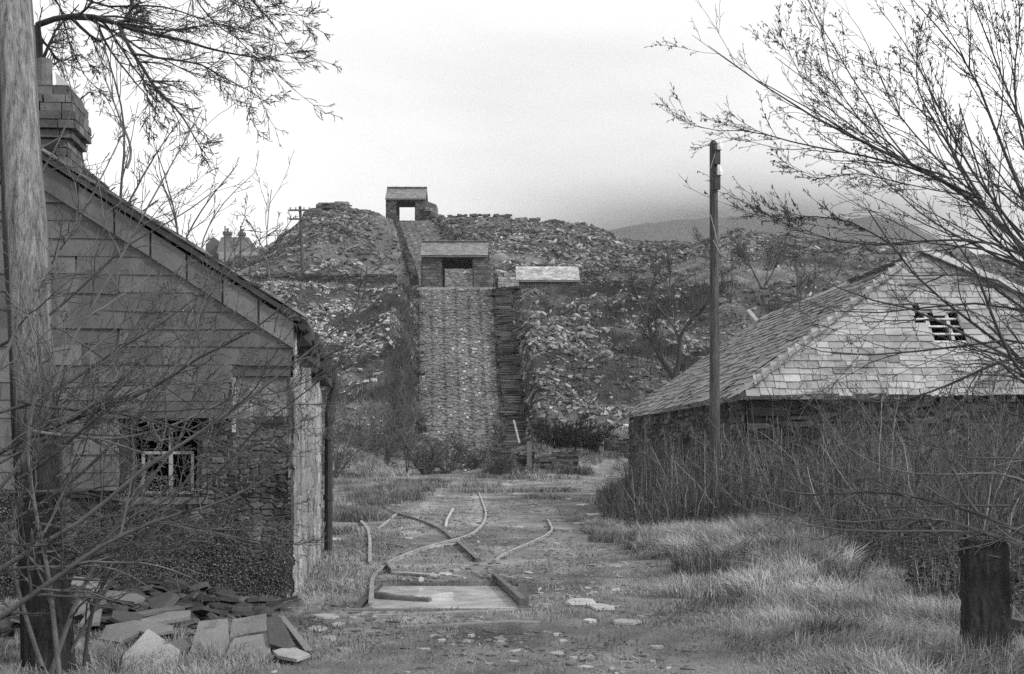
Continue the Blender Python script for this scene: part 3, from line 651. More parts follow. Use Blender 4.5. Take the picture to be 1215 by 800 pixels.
for k in range(20):
    c = Cf+hipd*(k+.5)/20; d_ = norm(hipd); s_ = norm(np.cross(d_, A([.3, -.5, .8]))); nn_ = np.cross(s_, d_); nn_ *= np.sign(nn_[2])
    mb.boxes([c+nn_*.09], [[np.linalg.norm(hipd)/40*1.02, .2, .012]], A([d_, s_, nn_]), .24+.08*rng.random(), jit=.03)
mb.build('hip_slates', M_slab, barn)
mb = MB()
u_, v_ = A([1, 0, 0.]), norm(A([0, R1[1]-Af[1], R1[2]-Af[2]])); nf = np.cross(u_, v_)
if nf[2] < 0: nf = -nf
for x in np.arange(7.2, 11.5, .42):
    topz = min((x-Af[0])/(R1[0]-Af[0]), (Cf[0]-x)/(Cf[0]-R1[0])); 
    if topz > .1:
        a = A([x, Af[1], Af[2]]); b_ = a+(R1-Af)*A([0, 1, 1])*topz*.97; a = a-nf*.09; b_ = b_-nf*.09
        mb.boxes([(a+b_)/2], [[.035, np.linalg.norm(b_-a)/2, .05]], A([u_, v_, nf]), .42)
mb.build('rafters', M_hwood, barn)
mb = MB()
for k in range(4, 17):
    c = A([8.9, Af[1], Af[2]])+(R1-Af)*A([0, 1, 1])*k*.052-nf*.02
    mb.boxes([c], [[.95, .022, .014]], A([u_, v_, nf]), .5)
mb.build('battens', M_hwood, barn)
mb = MB()      # walls
wl = [(Af+A([.18, .25, 0])), (Cf+A([-.2, .25, 0])), (Df+A([-.2, -.3, 0])), (Bf+A([.18, -.3, 0]))]
for i, (a, b_) in enumerate(((0, 1), (1, 2), (2, 3), (3, 0))):
    p, q_ = wl[a].copy(), wl[b_].copy(); dd = q_-p; L_ = np.linalg.norm(dd[:2]); u = A([dd[0], dd[1], 0])/L_; nn_ = A([u[1], -u[0], 0])
    mbw = MB(); mbw.boxes([A([(p[0]+q_[0])/2, (p[1]+q_[1])/2, 1.0])-nn_*.25], [[L_/2-.02, .22, 1.5]], A([u, nn_, up]), .03)
    sk = (lambda x, z: ((x > 3.1) & (x < 3.9) & (z < 2.3)) | ((x > 14.6) & (x < 15.3) & (z < 2.1)) | ((x > 10.1) & (x < 10.9) & (z > .9) & (z < 2.0))) if i == 3 else None
    rubble_face(mbw, A([p[0], p[1], -.2]), u, nn_, L_, 2.72, .36 if i else .6, .12 if i else .15, .035 if i in (0, 3) else .1, .06, lambda c, U, V_: (.03+.10*c**2)*(.5+1.*fbm(U*1.2, V_*1.4, 4)), skip=sk)
    mbw.build('front_wall' if i == 0 else 'end_wall' if i == 2 else 'side_wall', M_rubble, barn)
mb = MB()
dd = wl[0]-wl[3]; L_ = np.linalg.norm(dd[:2]); u = norm(A([dd[0], dd[1], 0])); nn_ = A([u[1], -u[0], 0])
for x0, x1, z1 in ((3.1, 3.9, 2.3), (14.6, 15.3, 2.1)):
    for x in (x0+.04, x1-.04):
        mbd = MB(); c = A([wl[3][0], wl[3][1], 0])+u*x+nn_*.02; c[2] = z1/2; mbd.boxes([c], [[.05, .07, z1/2]], A([u, nn_, up]), .2 if x > x0+.1 else .1); mbd.build('door_post', M_hwood, barn)
# a stray pole lying on the ridge
mb = MB(); a = P(888, 369, 46); b_ = P(907, 392, 44); mb.boxes([(a+b_)/2], [[np.linalg.norm(b_-a)/2, .06, .05]], axes(b_-a, (0, -1, 0)), .3); o = mb.build('timber_spar', M_hwood); tag(o, 'short pale timber spar sticking up beyond the barn roof verge', 'timber')

# ------------------------------------------------------------------ pole in front of barn
b0 = P(848, 560, 25.5); b0[2] = gz(b0[0], 25.5)-.1; t0 = P(846.5, 170, 25.5)
t = thing('telegraph_pole', b0, 'tall bare wooden telegraph pole standing in front of the barn corner', 'telegraph pole')
mb = MB(); mb.tube([b0, b0*.5+t0*.5+A([.01, 0, 0]), t0, t0+A([0, 0, .05])], [.105, .088, .07, .03], 12, .085); mb.build('pole', M_wood, t)
for yy in (176, 206):
    mb = MB(); c = P(852.5, yy+9, 25.4); mb.boxes([c+A([-.02, 0, -.02])], [[.05, .04, .13]], g=.05); br = mb.build('bracket', M_iron, t)
    mb = MB(); mb.tube([c+A([.02, -.03, .1]), c+A([.02, -.03, .16]), c+A([.02, -.03, .22]), c+A([.02, -.03, .26])], [.045, .05, .035, .02], 10, .75); mb.build('insulator', M_white, br)
for (s0, y0, s1, y1) in ((843, 255, 852, 290), (852, 170, 843, 200), (846, 285, 854, 300)):
    a = P(s0, y0, 25.38); b_ = P(s1, y1, 25.38); mb = MB(); mb.tube([a, (a+b_)/2+A([0, -.02, 0]), b_], .006, 5, .3); mb.build('loose_wire', M_iron, t)

# near left pole
base = P(60, 800, 10.0); base[2] = gz(base[0], 10.)-.2; topp = P(8, -120, 10.6)
t = thing('utility_pole', base, 'thick weathered wooden pole in the left foreground, pale above and dark below', 'pole')
n = 40; tt = np.linspace(0, 1, n); pts = base[None]*(1-tt)[:, None]+topp[None]*tt[:, None]
rr = (.175-.045*tt)*(1+.03*np.sin(tt*25))
mb = MB(); T = pts
a = np.linspace(0, 2*np.pi, 28, endpoint=False)
V = []; g = []
for i in range(n):
    r = rr[i]*(1+.05*vnoise(a*2.2+3, a*0+i*.12)+.04*(vnoise(a*9, a*0+i*.05)-.5)-.10*np.exp(-((a-3.9)/.16)**2))
    V.append(pts[i]+np.stack([np.cos(a)*r, np.sin(a)*r, 0*a], -1))
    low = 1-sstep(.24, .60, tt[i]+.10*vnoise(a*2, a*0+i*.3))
    g.append((.21*(1-low)+.03*low)*(.45+1.0*1.2*fbm(a*7, a*0+i*.10, 4)-.1)*(1-.7*sstep(3.0, 3.3, a+.12*np.sin(i*.5))*(1-sstep(3.9, 4.15, a+.1*np.sin(i*.8)))))  # left strip darkened: the pole's shaded side painted into its grey
V = np.concatenate(V); m_ = 28
ii, jj = np.meshgrid(np.arange(n-1), np.arange(m_), indexing='ij'); q = np.stack([ii*m_+jj, ii*m_+(jj+1) % m_, (ii+1)*m_+(jj+1) % m_, (ii+1)*m_+jj], -1).reshape(-1, 4)
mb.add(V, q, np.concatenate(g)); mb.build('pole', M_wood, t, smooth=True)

# gate post on the right
cp = P(1168, 790, 10.4); xg = cp[0]; yg = 10.4; zg = gz(xg, yg)
mb = MB(); zt = P(0, 640, yg)[2]; W = .155
ns = 70; npm = 48; V = []; g = []
cor = A([(-1, -1), (-.3, -1.05), (.4, -1.02), (.93, -1.0), (1.0, -.9), (1.02, 0), (.97, .95), (0, 1.), (-1, .95), (-1.04, 0), (-1, -1)]) ; ce = np.concatenate([[0], np.cumsum(np.linalg.norm(np.diff(cor, axis=0), axis=1))])
tq = np.linspace(0, ce[-1], npm, endpoint=False); prm = np.stack([np.interp(tq, ce, cor[:, 0]), np.interp(tq, ce, cor[:, 1])], -1)
for i in range(ns):
    t_ = i/(ns-1); z = zg-.2+(zt-zg+.2)*t_; w_ = W*(1.03-.09*t_-.02*sstep(.93, 1., t_)); pr = prm*w_*A([1, .75])
    dn = .030*(fbm(tq*9, 0*tq+i*.16, 5)-.5)+.012*(fbm(tq*40, 0*tq+i*.35, 3)-.5)
    pr = pr*(1+dn[:, None]/W)
    V.append(np.column_stack([pr[:, 0]+xg+.02*(1-t_), pr[:, 1]+yg, np.full(npm, z)+(.03*(fbm(tq*6, tq*0+2, 3)-.5)-.02*(pr[:, 0] > .09) if i > ns-4 else 0)])); g.append(.018+.05*fbm(tq*8+3, 0*tq+i*.12, 5)**2)
V = np.concatenate(V); ii, jj = np.meshgrid(np.arange(ns-1), np.arange(npm), indexing='ij'); q = np.stack([ii*npm+jj, ii*npm+(jj+1) % npm, (ii+1)*npm+(jj+1) % npm, (ii+1)*npm+jj], -1).reshape(-1, 4)
mb.add(V, q, np.concatenate(g)); mb.f.append(A([[V.shape[0]-npm+i for i in range(npm)]]))
o = mb.build('gate_post', M_hwood); tag(o, 'squat dark gatepost in the right foreground', 'gatepost')
for k, (y0, lab) in enumerate(((738, 'upper of two dark rails lying right of the dark gatepost'), (752, 'lower of two dark rails lying right of the dark gatepost'))):
    a = P(1196, y0, 11.0); b_ = P(1260, y0+14, 10.6); mb = MB(); mb.boxes([(a+b_)/2], [[np.linalg.norm(b_-a)/2, .05, .04]], axes(b_-a), .03+.05*(k == 0), jit=.04); o = mb.build('fallen_rail', M_hwood); tag(o, lab, 'timber rail')

# ------------------------------------------------------------------ rails and timbers in the yard
def G(sx, sy):
    Y = EYE*F/(sy-HY); X = (sx-CX)/F*Y; return A([X, Y, gz(X, Y)])
RAILPTS = []
def rail(pts, w, h, g, name, label, cat, group=None, m=M_iron, lift=.0, z=None):
    p = A([G(*q) for q in pts])
    if len(p) > 2:
        t_ = np.linspace(0, len(p)-1, (len(p)-1)*5+1); idx = np.arange(len(p))
        p2 = np.stack([np.interp(t_, idx, p[:, i]) for i in range(3)], -1)
        for _ in range(3): p2[1:-1] = .25*p2[:-2]+.5*p2[1:-1]+.25*p2[2:]
        p = p2
    if z is not None: p[:, 2] = z
    RAILPTS.extend([tuple(q_[:2]) for q_ in p[::3]])
    T = norm(np.gradient(p, axis=0)*A([1, 1, 0])); S_ = np.stack([T[:, 1], -T[:, 0], 0*T[:, 0]], -1)
    prof = [(-.5, 0), (.5, 0), (.5, .25), (.2, .35), (.2, .65), (.5, .75), (.5, 1), (-.5, 1), (-.5, .75), (-.2, .65), (-.2, .35), (-.5, .25)] if m is M_iron else [(-.5, 0), (.5, 0), (.5, .9), (.4, 1), (-.4, 1), (-.5, .9)]
    k = len(prof); V = []
    for x, z_ in prof: V.append(p+S_*x*w+A([0, 0, 1])*(z_*h+lift))
    V = np.stack(V, 1).reshape(-1, 3); n = len(p)
    ii, jj = np.meshgrid(np.arange(n-1), np.arange(k), indexing='ij'); q = np.stack([ii*k+jj, ii*k+(jj+1) % k, (ii+1)*k+(jj+1) % k, (ii+1)*k+jj], -1).reshape(-1, 4)
    mb = MB(); mb.add(V, q, g); mb.f.append(A([list(range(k))])); mb.f.append(A([[(n-1)*k+i for i in range(k)][::-1]]))
    o = mb.build(name, m); return tag(o, label, cat, group)
GR = 'old narrow gauge rails in the yard'
rail([(650, 619), (654, 626), (656, 631), (648, 638), (630, 646), (610, 654), (597, 660), (587, 668)], .042, .045, .26, 'rail', 'curved rail bending left at the right side of the yard, ending beyond the pit', 'rail', GR)
rail([(568, 585), (574, 600), (577, 611), (575, 622), (562, 635), (546, 641), (510, 650), (485, 659), (460, 670)], .042, .045, .28, 'rail', 'long curved rail sweeping from the middle of the yard to the left of the pit', 'rail', GR)
rail([(462, 670), (448, 680), (441, 690), (441, 705), (440, 719)], .05, .055, .2, 'rail', 'short bent rail forming the left edge of the water pit', 'rail', GR, z=-.02)
rail([(538, 605), (534, 612), (530, 620), (529, 627)], .05, .05, .38, 'rail', 'short pale rail stub standing alone in the middle of the yard', 'rail', GR)
rail([(456, 602), (470, 611), (486, 615), (505, 621), (525, 630), (538, 642)], .05, .045, .10, 'rail', 'dark curving rail running down to meet the long curved rail', 'rail', GR)
rail([(543, 646), (554, 655), (567, 667)], .07, .06, .10, 'rail', 'short straight rail end pointing down right below the rail crossing', 'rail', GR)
rail([(470, 612), (462, 619), (449, 629)], .045, .045, .28, 'rail', 'short pale rail pointing down left from the head of the dark curving rail', 'rail', GR)
rail([(428, 620), (436, 628), (439, 640), (439, 655), (439, 671)], .05, .05, .25, 'rail', 'leftmost rail of the yard, nearly straight towards the camera', 'rail', GR)
GT = 'loose timbers around the pit'
rail([(587, 686), (604, 701), (621, 717)], .075, .07, .12, 'timber_baulk', 'dark timber baulk along the right edge of the water pit', 'timber', GT, m=M_hwood, z=-.01)
rail([(461, 672), (464, 677), (468, 682)], .09, .07, .22, 'timber_baulk', 'short stub of timber against the long rail left of the pit', 'timber', GT, m=M_hwood)
rail([(468, 682), (490, 683), (514, 685)], .12, .035, .34, 'timber_baulk', 'broken timber lying crosswise just beyond the pit', 'timber', GT, m=M_hwood)
rail([(500, 652), (520, 649), (542, 647)], .1, .03, .32, 'timber_baulk', 'small timber packed under the rail crossing', 'timber', GT, m=M_hwood)
def beam(a, b_, w, h, g, label, name='timber_baulk', cat='timber', m=M_hwood, group=GT):
    a = A(a); b_ = A(b_); mb = MB(); L_ = np.linalg.norm(b_-a); n = 6
    t_ = np.linspace(0, 1, n); pts = a+(b_-a)*t_[:, None]+A([0, 0, 1])*(rng.normal(0, .006, (n, 1)))
    ax = axes(b_-a); V = []
    for i in range(n):
        for (x, z_) in ((-1, -1), (1, -1), (1.05, .7), (.6, 1), (-.7, 1), (-1, .6)): V.append(pts[i]+ax[1]*x*w/2*(1+.1*rng.normal()*.5)+ax[2]*z_*h/2)
    ii, jj = np.meshgrid(np.arange(n-1), np.arange(6), indexing='ij'); q = np.stack([ii*6+jj, ii*6+(jj+1) % 6, (ii+1)*6+(jj+1) % 6, (ii+1)*6+jj], -1).reshape(-1, 4)
    mb.add(V, q, g); mb.f.append(A([list(range(6))])); mb.f.append(A([[(n-1)*6+i for i in range(6)][::-1]])); return tag(mb.build(name, m), label, cat, group)
def PZ(sx, sy, z):
    Y = (EYE-z)*F/(sy-HY); return A([(sx-CX)/F*Y, Y, z])
beam(PZ(446, 706, .01), PZ(510, 713, -.02), .07, .07, .13, 'dark plank floating in the water pit at its left side')
beam(PZ(490, 709, -.02), PZ(534, 706, -.02), .13, .05, .34, 'pale split board floating in the middle of the water pit')
mb = MB(); 
for s0 in (434.5,):
    c = G(434, 722); mb.boxes([c+A([0, 0, .09])], [[.012, .03, .16]], g=.02)
    mb.boxes([c+A([.07, .02, .06])], [[.012, .03, .14]], g=.03)
o = mb.build('iron_bracket', M_iron); tag(o, 'pair of thin dark upright iron straps at the left corner of the pit', 'iron strap')
# slate kerb round the pit
mb = MB(); mb.boxes([[-.7, 13.93, -.03], [-.7, 16.72, -.03]], [[.95, .06, .04], [.75, .04, .005]], g=[.12, .11], jit=.03); mb.boxes([[.12, 15.4, -.12]], [[.05, 1.3, .12]], g=.04)
mb.boxes([[-1.56, 15.3, -.12]], [[.05, 1.35, .12]], g=.04)
o = mb.build('pit_kerb', M_slab); tag(o, 'narrow stone kerb framing the shallow water-filled pit', 'kerb')
for (a, b_, g_, lab) in (((428, 731), (612, 727), .2, 'upper of the two flush sleepers in front of the pit'), ((470, 745), (640, 739), .21, 'lower of the two flush sleepers in front of the pit')):
    p0, p1 = G(*a), G(*b_); p0[2] += .0; p1[2] += .0; beam(p0, p1, .09, .05, g_, lab, 'sleeper', 'sleeper', group='sleepers flush with the grass')

# flat slates on the yard
FL = [(688, 716, 38, 5), (712, 722, 34, 4), (745, 741, 30, 4), (700, 738, 14, 3), (480, 672, 16, 2), (528, 682, 14, 4), (541, 678, 12, 3), (478, 635, 12, 2), (485, 640, 11, 2), (615, 626, 16, 2), (660, 645, 10, 2),
      (688, 622, 16, 4), (700, 628, 13, 3), (386, 733, 26, 4), (400, 742, 16, 3), (378, 747, 22, 4), (392, 760, 18, 4), (420, 735, 10, 3), (408, 774, 12, 4), (396, 640, 14, 3), (375, 662, 12, 3), (690, 600, 18, 2), (672, 592, 16, 2), (702, 611, 16, 2),
      (415, 690, 9, 2), (560, 755, 9, 3), (660, 755, 8, 3), (500, 690, 8, 2), (780, 771, 15, 4), (640, 700, 6, 2), (648, 723, 7, 4), (735, 610, 14, 3), (612, 640, 6, 1.5), (425, 612, 12, 1.5), (455, 648, 8, 1.5)]
for (sx, sy, wpx, hpx) in FL:
    p = G(sx, sy); rx = wpx/F*p[1]*.5; ry = min(hpx/(sy-HY)*p[1]*.5, rx*1.2)
    mb = MB(); nrm = Hn(A([p[0]]), A([p[1]]))[0]; an = rng.uniform(-.3, .3); u = norm(A([math.cos(an), math.sin(an), 0])-nrm*(math.cos(an)*nrm[0])); ax = A([u, np.cross(nrm, u), nrm])
    mb.slabs([p+A([0, 0, .012])], [[rx, ry*1.4]], .010, ax, .22+.2*rng.random(), k=7, irr=.3)
    o = mb.build('flat_slate', M_slab); tag(o, 'small flat slate fragment trodden into the turf of the yard', 'slate', 'flat slate fragments in the yard turf')

# slate slabs by the left pole: (screen polygon, distance, thickness, grey, label)
SL = [
 ([(143,798),(146,778),(176,746),(213,771),(208,796)], 10.3, .03, .34, 'pale diamond-shaped slate slab leaning upright in the left foreground'),
 ([(222,786),(236,737),(270,734),(272,760),(262,784)], 10.9, .05, .20, 'large grey slab leaning back just right of the pale diamond slab'),
 ([(268,776),(278,757),(318,751),(322,778),(298,784),(276,784)], 10.8, .05, .23, 'broad rounded slab low in front of the two grey leaning slabs'),
 ([(272,757),(276,735),(316,728),(318,748),(292,752)], 11.6, .04, .19, 'tilted grey slab behind the broad rounded slab'),
 ([(316,736),(326,729),(334,733),(350,766),(340,770),(320,764)], 11.0, .09, .07, 'dark thick block standing on edge at the right end of the slab pile'),
 ([(332,732),(337,730),(372,772),(362,772)], 11.1, .12, .20, 'narrow light-edged slab leaning against the dark block'),
 ([(324,772),(345,766),(368,776),(352,782),(330,778)], 10.6, .04, .30, 'small pale slab lying at the foot of the dark block'),
 ([(118,758),(126,742),(160,736),(170,748),(142,762)], 11.3, .05, .17, 'grey slab lying left behind the pale diamond slab'),
 ([(160,736),(205,742),(206,748),(182,752),(162,748)], 11.4, .04, .21, 'flat slab lying between the pale diamond and the long slabs'),
 ([(166,735),(172,741),(226,731),(226,724),(200,726)], 11.9, .05, .22, 'long thin slab with a pale upper edge lying on the pile'),
 ([(150,733),(190,725),(220,722),(212,718),(160,726)], 12.4, .04, .14, 'thin dark slab lying behind the long thin slab'),
 ([(84,693),(88,684),(130,688),(124,696),(110,699)], 12.8, .05, .22, 'pale slab resting high at the left end of the pile beside the pole'),
 ([(118,706),(125,700),(160,703),(172,709),(160,714),(142,712)], 12.6, .04, .20, 'pale pointed slab near the house wall at the back of the pile'),
 ([(88,728),(92,714),(106,708),(106,722)], 11.9, .04, .19, 'small slab leaning against the foot of the thick pole'),
 ([(94,740),(104,726),(121,722),(118,738)], 11.4, .05, .18, 'small squarish slab right of the foot of the thick pole'),
 ([(104,776),(112,758),(142,776),(150,784),(130,786)], 10.5, .05, .17, 'low grey slab left of the pale diamond slab'),
 ([(196,762),(226,756),(228,766),(206,774)], 10.9, .03, .13, 'small dark grey slab half hidden right of the pale diamond slab'),
 ([(88,706),(96,700),(122,706),(110,714)], 12.2, .05, .10, 'dark slab under the high pale slab beside the pole'),
]
for poly, Y, thk, g_, lab in SL:
    cy = np.mean([q_[1] for q_ in poly]); ys = [q_[1] for q_ in poly]; flat = (max(ys)-min(ys)) < 24
    pts = []
    for (sx, sy) in poly:
        Yd = Y+(cy-sy)*(.030 if flat else .012); pts.append(P(sx, sy, Yd))
    pts = A(pts); lowest = pts[:, 2].min(); 
    mb = MB(); nn_ = np.cross(pts[1]-pts[0], pts[2]-pts[1]); nn_ = norm(nn_); nn_ = nn_*(1 if nn_[1] > 0 else -1)
    mb.prism(pts, nn_*thk*.6, g_*(.8 if g_ < .3 else .95)); o = mb.build('slate_slab', M_slab); tag(o, lab, 'slate slab', 'slate slabs heaped below the left house')
# rubble filling beneath the pile
mb = MB(); n = 260; x = rng.uniform(-4.4, -2.2, n); y = rng.uniform(11.8, 14.8, n); k = (x < -1.75-.14*(y-11.2)*1.0) ; x = x[k]; y = y[k]; n = len(x)
hgt = .22*np.exp(-((x+3.6)/.9)**2)*sstep(10.5, 12, y)
z = H(x, y)+hgt*rng.random(n)
an = rng.uniform(0, 6.28, n); tl = rng.normal(0, .25, (n, 2)); nrm = norm(np.stack([tl[:, 0], tl[:, 1], np.ones(n)], -1)); U = norm(np.stack([np.cos(an), np.sin(an), 0*an], -1)); U = norm(U-nrm*np.sum(U*nrm, -1, keepdims=True)); ax = np.stack([U, np.cross(nrm, U), nrm], 1)
mb.slabs(np.stack([x, y, z], -1), np.stack([rng.uniform(.06, .2, n), rng.uniform(.05, .16, n)], -1), rng.uniform(.01, .03, n), ax, .03+.07*rng.random(n)**2)  # rubble coloured near-black so slab gaps read as shade
o = mb.build('slate_rubble', M_slab); tag(o, kind='stuff', label='loose broken slate rubble between the big slabs and the left house wall', cat='rubble')
# hole slab marks / stick against wall base
beam(P(290, 722, 13.6), P(352, 709, 14.4), .03, .03, .03, 'thin dark stick lying along the foot of the left house gable', 'stick', 'stick', group=None)

# mid-distance wall at the foot of the incline, with a timber post
wall_s('drystone_wall', 582, 686, 79.5, 24, 'broken drystone wall with a timber post in front of the grassy mound at the incline foot', g=.06, gv=.14, ytop=534, ch=.13, wid=.36)
c = P(628, 560, 79.0); c[2] = gz(c[0], 79.)-.1; mb = MB(); mb.boxes([c+A([0, -.1, .85])], [[.13, .1, .95]], g=.13, jit=.06); o = mb.build('timber_post', M_hwood); tag(o, 'upright timber post standing against the broken wall at the incline foot', 'post')
wall_s('drystone_wall', 717, 750, 87.0, 18, 'short dark drystone wall just left of the barn end in the distance', g=.06, gv=.08, ytop=516, ch=.15, wid=.4)
c = P(613, 512, 90); mb = MB(); mb.boxes([c], [[.06, .06, .75]], A([norm(A([1, 0, .25])), [0, 1, 0], norm(A([-.25, 0, 1]))]), .45); o = mb.build('leaning_post', M_hwood); tag(o, 'short pale leaning post at the bottom of the stone steps', 'post')

# ------------------------------------------------------------------ slate waste on the tips (uncountable)
def scree(n, Y0, Y1, rmin, rmax, seed, name, label, sel=None, bright=1.):
    r = np.random.default_rng(seed)
    Y = r.uniform(Y0, Y1, n); s = r.uniform(240, 1300, n); X = (s-CX)/F*Y
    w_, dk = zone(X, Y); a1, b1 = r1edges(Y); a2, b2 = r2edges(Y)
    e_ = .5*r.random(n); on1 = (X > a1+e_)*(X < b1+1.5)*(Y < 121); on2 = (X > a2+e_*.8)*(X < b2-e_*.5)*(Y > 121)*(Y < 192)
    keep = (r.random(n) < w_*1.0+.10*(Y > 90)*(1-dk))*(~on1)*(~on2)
    if sel is not None: keep = keep*sel(X, Y, s)
    X = X[keep]; Y = Y[keep]; n = len(X)
    nr = Hn(X, Y); til = r.normal(0, .28, (n, 3)); nr = norm(nr*A([1, .55, 1.])+til)
    an = r.uniform(0, 6.28, n); U = np.stack([np.cos(an), np.sin(an), 0*an], -1); U = norm(U-nr*np.sum(U*nr, -1, keepdims=True))
    rad = rmin+(rmax-rmin)*r.random(n)**2.6
    rad = rad*(.4+1.2*fbm(X*.11+4, Y*.11+2, 4))
    C = np.stack([X, Y, H(X, Y)], -1)+nr*(.02+.25*rad*r.random(n))[:, None]
    g = (.06+.26*r.random(n)**2.6)*bright*(1+.6*(s[keep] < 500)*(Y < 121))*np.clip(.15+1.7*fbm(X*.16, Y*.16+50, 5), .2, 1.6)  # patch noise darkens stones to paint shaded cavities
    mb = MB(); mb.slabs(C, np.stack([rad, rad*r.uniform(.22, .7, n)], -1), rad*r.uniform(.08, .3, n), np.stack([U, np.cross(nr, U), nr], 1), g, k=4, irr=.3)
    o = mb.build(name, M_scree); tag(o, label, 'slate waste', kind='stuff'); return o
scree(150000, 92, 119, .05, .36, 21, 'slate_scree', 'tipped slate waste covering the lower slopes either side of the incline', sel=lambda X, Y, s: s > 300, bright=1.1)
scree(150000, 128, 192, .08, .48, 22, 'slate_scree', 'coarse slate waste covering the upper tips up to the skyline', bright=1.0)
# rubble crest blocks on the left tip
mb = MB(); n = 260; s = rng.uniform(366, 450, n); Y = 186+rng.uniform(-3, 3, n); X = (s-CX)/F*Y; z = H(X, Y)+rng.random(n)*(.5+.7*((s > 380)*(s < 412)))
mb.slabs(np.stack([X, Y, z], -1), np.stack([rng.uniform(.3, .9, n), rng.uniform(.2, .6, n)], -1), rng.uniform(.08, .25, n), np.eye(3), .06+.15*rng.random(n)**2, k=5)
o = mb.build('rubble_pile', M_scree); tag(o, 'ragged rubble heap crowning the left tip below the upper winding house', 'rubble heap')

# ------------------------------------------------------------------ blades: grass, stems
def blades(name, X, Y, Z, h, w_, g, lean=.35, label=None, cat='grass', seed=1, bend=.5, m=None):
    r = np.random.default_rng(seed); n = len(X)
    an = 14*fbm(np.asarray(X)*.9+11, np.asarray(Y)*.7, 3)+r.normal(0, .7, n); D = np.stack([np.cos(an), np.sin(an), 0*an], -1); la = np.abs(r.normal(0, lean, n))
    # width axis roughly across the lean
    fa = r.uniform(0, 6.28, n); Wd = np.stack([np.cos(fa), np.sin(fa), 0*fa], -1)
    B = np.stack([X, Y, Z], -1); h = h[:, None]; w_ = np.broadcast_to(w_, (n,))[:, None]; la = la[:, None]
    m1 = B+A([0, 0, 1])*h*.5+D*h*la*.35; tp = B+A([0, 0, 1])*h*(1-.25*la)+D*h*la*(1+bend*.6)
    V = np.stack([B-Wd*w_, B+Wd*w_, m1+Wd*w_*.75, m1-Wd*w_*.75, tp], 1)
    i = (np.arange(n)*5)[:, None]
    mb = MB(); mb.v.append(V.reshape(-1, 3)); mb.f += [i+A([[0, 1, 2, 3]]), i+A([[3, 2, 4]])]; mb.g.append(np.repeat(g, 5)); mb.n = 5*n
    o = mb.build(name, m or M_grass); tag(o, label, cat, kind='stuff'); return o
def field(n, Y0, Y1, seed, spread=1.25, p=1.):
    r = np.random.default_rng(seed); u = r.random(n)
    Y = Y0*(Y1/Y0)**u if p == 1. else (Y0**(1-p)+(Y1**(1-p)-Y0**(1-p))*u)**(1/(1-p))
    X = r.uniform(-.37, .37, n)*Y*spread
    return X, Y, r
def free_mask(X, Y):
    r = np.stack([X-HC[0], Y-HC[1]], -1); u = r@hu[:2]; v = r@hv[:2]
    house_ = (u > -.05)*(u < HW)*(v > -.02)*(v < HL)
    barn_ = (Y > 27.6)*(Y < 45.2)*(X > np.interp(Y, [27.5, 45.2], [4.55, 3.7]))*(X < 14.2)
    pit = (X > -1.58)*(X < .18)*(Y > 13.85)*(Y < 16.75)
    return ~(house_ | barn_ | pit)
# short turf
X, Y, r = field(420000, 7.5, 90, 31, p=1.6)
cov = fbm(X*1.3+2, Y*.8, 4)
dryz = sstep(1.0, 2.6, X-.03*Y)*(1-sstep(22, 34, Y))*sstep(8, 10.5, Y)
leftz = sstep(-1.5, -2.2, X)*(Y < 28)
keep = free_mask(X, Y)*(~(in_brush(X, Y).astype(bool)) | (r.random(len(X)) < .25))*(r.random(len(X)) < (np.clip((cov-.36)*4, .10, 1)+.6*dryz+.3*leftz)*(1-.75*sstep(-2.1, -1.4, X)*(1-sstep(1.0, 1.9, X-.01*Y))*(Y < 62)))*(~((X < -2.0-.12*(Y-10)*0)*(X > -4.6)*(Y > 10.1)*(Y < 14.9)*(r.random(len(X)) < .85)))
X, Y, cov, dryz, leftz = X[keep], Y[keep], cov[keep], dryz[keep], leftz[keep]; n = len(X)
h = (.010+.024*r.random(n))*(1+.9*(cov > .55))+dryz*(.04+.16*r.random(n)**2)*(.4+1.2*fbm(X*2, Y*2))+leftz*.05*r.random(n)+.06*sstep(40, 80, Y)*r.random(n)
wd = .0016+.00022*Y
g = .12+.13*r.random(n)+.14*dryz*r.random(n)+.42*(fbm(X*.9+30, Y*.45, 5)-.47)
blades('grass', X, Y, H(X, Y), h, wd, np.clip(g*1.1, .03, .5), .75, 'short patchy turf covering the yard between the two buildings', seed=41)
# slate chips trodden into the track
rc = np.random.default_rng(64); n = 9000; Yc_ = 9*(70/9)**rc.random(n); Xc_ = rc.normal(-.3, 1., n)*(1.3+.03*Yc_); kc = free_mask(Xc_, Yc_) & ~in_brush(Xc_, Yc_).astype(bool) & (fbm(Xc_*1.1+8, Yc_*.7, 4) > .44); Xc_ = Xc_[kc]; Yc_ = Yc_[kc]; n = len(Xc_)
mb = MB(); rad = (.008+.05*rc.random(n)**3)*(1+.012*Yc_); nr = norm(np.stack([rc.normal(0, .12, n), rc.normal(0, .12, n), np.ones(n)], -1)); an = rc.uniform(0, 6.28, n); U = np.stack([np.cos(an), np.sin(an), 0*an], -1); U = norm(U-nr*np.sum(U*nr, -1, keepdims=True))
mb.slabs(np.stack([Xc_, Yc_, H(Xc_, Yc_)+.003], -1), np.stack([rad, rad*rc.uniform(.4, .9, n)], -1), .004+rad*.08, np.stack([U, np.cross(nr, U), nr], 1), .07+.28*rc.random(n)**2, k=5, irr=.35)
o = mb.build('slate_chips', M_slab); tag(o, 'small slate chips trodden into the worn track', 'slate chips', kind='stuff')
